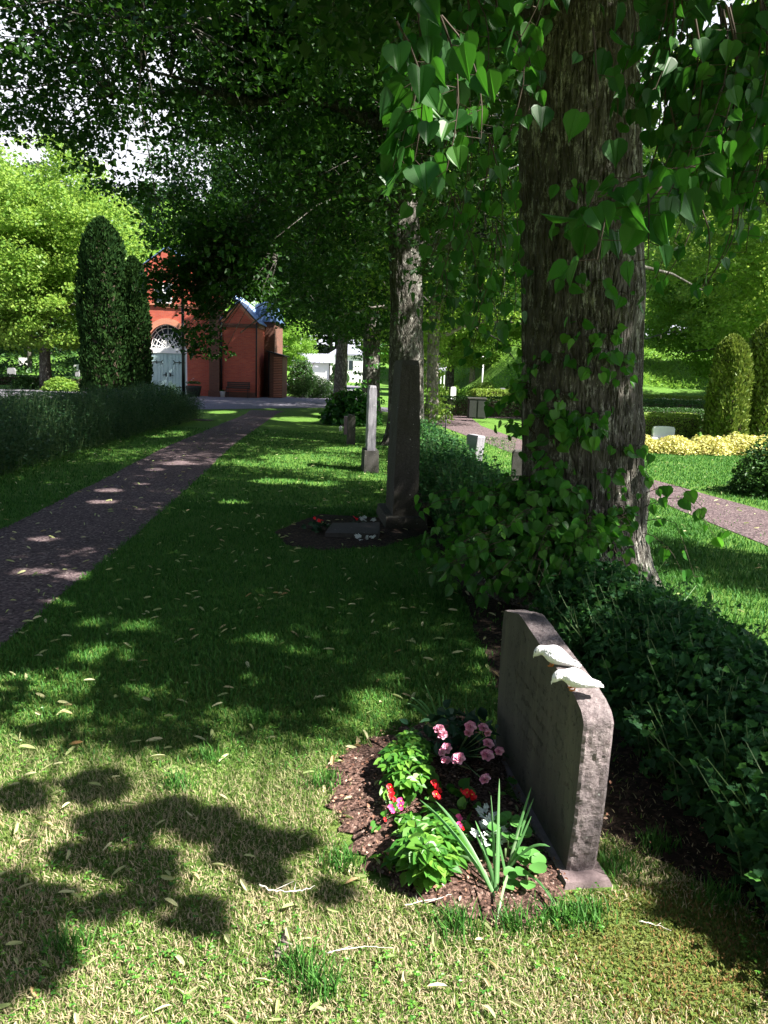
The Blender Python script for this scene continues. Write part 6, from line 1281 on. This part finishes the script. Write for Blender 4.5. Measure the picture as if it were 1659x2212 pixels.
def grass(name, x, y, h, w, mat, label, lean=.5, flatp=.0):
    n = len(x); a = r.random(n) * 6.28; L = h * (.5 + .9 * r.random(n)) * (.6 + .8 * fbm(x * 3, y * 3, 0, 2, 12)); ln = lean * (.3 + r.random(n)); fl = r.random(n) < flatp; ln = np.where(fl, 2.5, ln)
    nx = np.sqrt(1 + ln ** 2); dx, dy, dz = np.cos(a) * ln / nx, np.sin(a) * ln / nx, 1 / nx; a2 = a + np.pi / 2 + r.normal(size=n) * .5
    ww = w * (.6 + .8 * r.random(n)); base = np.stack([x, y, np.zeros(n) + .001 + .01 * fl * r.random(n)], 1); sx = np.stack([np.cos(a2), np.sin(a2), 0 * a], 1) * ww[:, None] / 2
    mid = base + np.stack([dx * L * .4, dy * L * .4, dz * L * .62], 1); tip = base + np.stack([dx * L, dy * L, dz * L], 1)
    V = np.stack([base - sx, base + sx, mid + sx * .8, mid - sx * .8, tip], 1).reshape(-1, 3); mb = MB(); o_ = np.arange(n)[:, None] * 5
    mb.add(V, o_ + np.array([[0, 1, 2, 3]]), o_ + np.array([[3, 2, 4]])); return tag(obj(name, mb, mat), label, None, None, 'stuff')
x, y = sample(300000, 1.45, 5.2, power=1.25); k = r.random(len(x)) > (y - 3.7) / 1.5; x, y = x[k], y[k]; ok = lawn_ok(x, y); x, y = x[ok], y[ok]
# moss creeps round the foot of the stone
ms = np.exp(-(((x - .9) / .5) ** 2 + ((y - 2.05) / .36) ** 2)) + .35 * (fbm(x * 2.5, y * 2.5, 0, 3, 5) - .5); mo = ms + .15 * r.normal(size=len(x)) > .5
grass('grass', x[~mo], y[~mo], .021, .0034, M['grass_near'], 'patchy lawn of green and straw-dry blades around the grave', .8, .35)
x2, y2 = sample(60000, 1.5, 3.0, .05, .62); ms = np.exp(-(((x2 - .9) / .5) ** 2 + ((y2 - 2.05) / .36) ** 2)) + .35 * (fbm(x2 * 2.5, y2 * 2.5, 0, 3, 5) - .5); k = (ms + .12 * r.normal(size=len(x2)) > .45) & ~inpoly(x2, y2, BED) & ~inpoly(x2, y2, SL) 
grass('moss', x2[k], y2[k], .014, .0045, M['moss'], 'yellow green moss around the foot of the gravestone', 1.0, .1)
x, y = sample(190000, 3.0, 9.5, -.56, .4, power=1.2); ok = lawn_ok(x, y) & (r.random(len(x)) < (y - 3.0) / 1.4); grass('grass', x[ok], y[ok], .035, .006, M['grass_far'], 'shaded green lawn between the path and the graves', .7, .1)
x, y = sample(60000, 9, 22, -.5, .16, power=1.1); ok = lawn_ok(x, y); grass('grass', x[ok], y[ok], .04, .012, M['grass_far'], 'farther stretch of shaded lawn', .7, .05)
x = r.uniform(1.5, 4.5, 60000); y = r.uniform(3.2, 14, 60000); ok = ~((x > np.interp(y, [1, 8, 11.8, 17.6], [3.95, 3.93, 3.75, 2.75]) - .05)) & ~inpoly(x, y, SOILB) | (r.random(60000) < .03); grass('grass', x[ok], y[ok], .045, .008, M['grass_far'], 'sunny lawn between the old lime and the gravel path', .7, .1)
x = r.uniform(3.5, 11, 90000); y = r.uniform(8, 23, 90000); ok = (x > np.interp(y, [6, 10.2, 13.5, 19, 27], [5.2, 5.05, 4.5, 3.8, 3.2])) & (x < .5 * y); grass('grass', x[ok], y[ok], .045, .012, M['grass_far'], 'sunny lawn before the yellow shrubs', .7, .05)
x = r.uniform(-5.5, 2.6, 260000); y = .6 + 10 * r.random(260000) ** 1.2; ok = ((x < -.55 * (y + .25)) | (x > .57 * (y + .25))) & (np.abs(x) < 1.15 * y + .6) & lawn_ok(x, y); grass('grass', x[ok], y[ok], .03, .005, M['grass_near'], 'lawn carrying on at both sides of the picture', .8, .2)
# grass tufts
r = np.random.default_rng(56)
T = [G(u, v_) for u, v_ in ((1270, 3670 * .54), (1200, 1990), (1240, 1985), (690, 2150), (560, 1560), (380, 1700), (1560, 1950), (740, 1870), (700, 1700), (1110, 2005), (640, 2100), (150, 2050), (1330, 1880), (1420, 1830), (980, 2010), (450, 1640))]
xx = np.concatenate([t[0] + r.normal(size=130) * .035 for t in T]); yy = np.concatenate([t[1] + r.normal(size=130) * .03 for t in T]); grass('grass', xx, yy, .06, .0045, M['grass_far'], 'taller green tufts standing out of the dry lawn', .7)
# clover and small weeds
x, y = sample(2600, 1.5, 4.5); k = (fbm(x * 2.2, y * 2.2, 0, 2, 44) > .52) & lawn_ok(x, y); x, y = x[k], y[k]; n = len(x); mb = MB()
for q in range(3):
    a = r.random(n) * .6 + q * 2.1; X = np.stack([np.cos(a), np.sin(a), .1 + 0 * a], 1); Nn = r.normal(size=(n, 3)) * .2 + np.array([0, 0, 1.]); leaves(mb, np.stack([x, y, .018 + .012 * r.random(n)], 1), X, Nn, .011, T_OV)
tag(obj('clover', mb, M['dogwood']), 'scattered clover and small weeds in the lawn', None, None, 'stuff')
# pale fallen bracts of the limes
n = 1800; y = 1.5 + 21 * r.random(n) ** 1.35; x = (-.75 + .95 * r.random(n)) * (y + .3); n2 = 520; y = np.concatenate([y, r.uniform(3, 18, n2)]); x = np.concatenate([x, r.uniform(1.0, 8, n2)]); k = ~inpoly(x, y, SL); x, y = x[k], y[k]; n = len(x)
a = r.random(n) * 6.28; X = np.stack([np.cos(a), np.sin(a), r.normal(size=n) * .15], 1); Nn = r.normal(size=(n, 3)) * .45 + np.array([0, 0, 1.]); sz = (.05 + .03 * r.random(n)) * np.where(y < 3, .7, .95)
bz_ = .02 + .012 * r.random(n); mb = MB(); leaves(mb, np.stack([x, y, bz_], 1), X, Nn, sz, T_BRACT); tag(obj('fallen_leaves', mb, M['bract']), 'pale narrow lime bracts fallen all over lawn and path', None, None, 'stuff')
# dead leaf chips on the mulch and bare soil
n = 2600; bx0 = np.array(BED); x = r.uniform(bx0[:, 0].min(), bx0[:, 0].max(), n); y = r.uniform(bx0[:, 1].min(), bx0[:, 1].max(), n); k = inpoly(x, y, BED); x2 = r.uniform(.6, 2.1, 900); y2 = r.uniform(1.6, 4.5, 900); k2 = inpoly(x2, y2, SOILB); x = np.concatenate([x[k], x2[k2]]); y = np.concatenate([y[k], y2[k2]]); n = len(x)
X, Nn = orient(n, r, 0, 1.0); mb = MB(); leaves(mb, np.stack([x, y, .03 + .012 * r.random(n)], 1), X, Nn, .006 + .014 * r.random(n) ** 3, T_OVAL)
mt, nt, b = newmat('bark_chip'); g = nt.nodes.new('ShaderNodeNewGeometry'); nt.links.new(ramp(nt, g.outputs['Random Per Island'], [(0, (.05, .02, .014)), (.5, (.16, .07, .045)), (.85, (.32, .16, .1)), (1, (.6, .45, .35))]), b.inputs['Base Color']); b.inputs['Roughness'].default_value = .8
tag(obj('bark_chips', mb, mt), 'bark chips and dead leaf scraps on the mulch', None, None, 'stuff')
# mulch crumbs spilled into the thin grass at the bed's left edge
# individual twigs
def stick(name, uvs, rad, mat, label, z=.02, group='dead twigs on the lawn'):
    pts = np.array([G(u, v_, z) for u, v_ in uvs]); o = pts[0]; q = np.linspace(0, len(pts) - 1, 24); P_ = np.stack([np.interp(q, np.arange(len(pts)), pts[:, k]) for k in range(3)], 1) - o
    P_[1:-1] += r.normal(size=(22, 3)) * rad * .7; mb = MB(); mb.tube(P_, np.linspace(rad, rad * .35, 24) * r.uniform(.7, 1.25, 24), 7)
    [mb.tube([P_[k], P_[k] + r.normal(size=3) * np.array([.02, .02, .004])], [rad * .5, rad * .2], 5) for k in (7, 14)]
    a_ = 0; ob = obj(name, mb, M[mat], None, True); ob.location = [float(t) for t in o]; tag(ob, label, 'twig', group)
stick('twig', ((560, 1910), (585, 1922), (620, 1926), (655, 1922), (680, 1913)), .0028, 'stick_pale', 'pale curved twig lying on the dry grass left of the bed', .03)
stick('stick', ((613, 2012), (612, 2035), (600, 2060), (596, 2068)), .009, 'stick_dark', 'short thick dark stick on the dry lawn at bottom middle', .02)
stick('twig', ((705, 2058), (740, 2050), (790, 2044), (850, 2048)), .0018, 'stick_pale', 'long thin twig lying below the bed', .03)
stick('twig', ((875, 1955), (905, 1948), (950, 1940), (975, 1932)), .0018, 'stick_pale', 'forked thin twig lying on the mulch', .045)
stick('twig', ((1380, 1990), (1410, 1995), (1450, 2010)), .0018, 'stick_pale', 'bent thin twig on the moss right of the gravestone', .03)
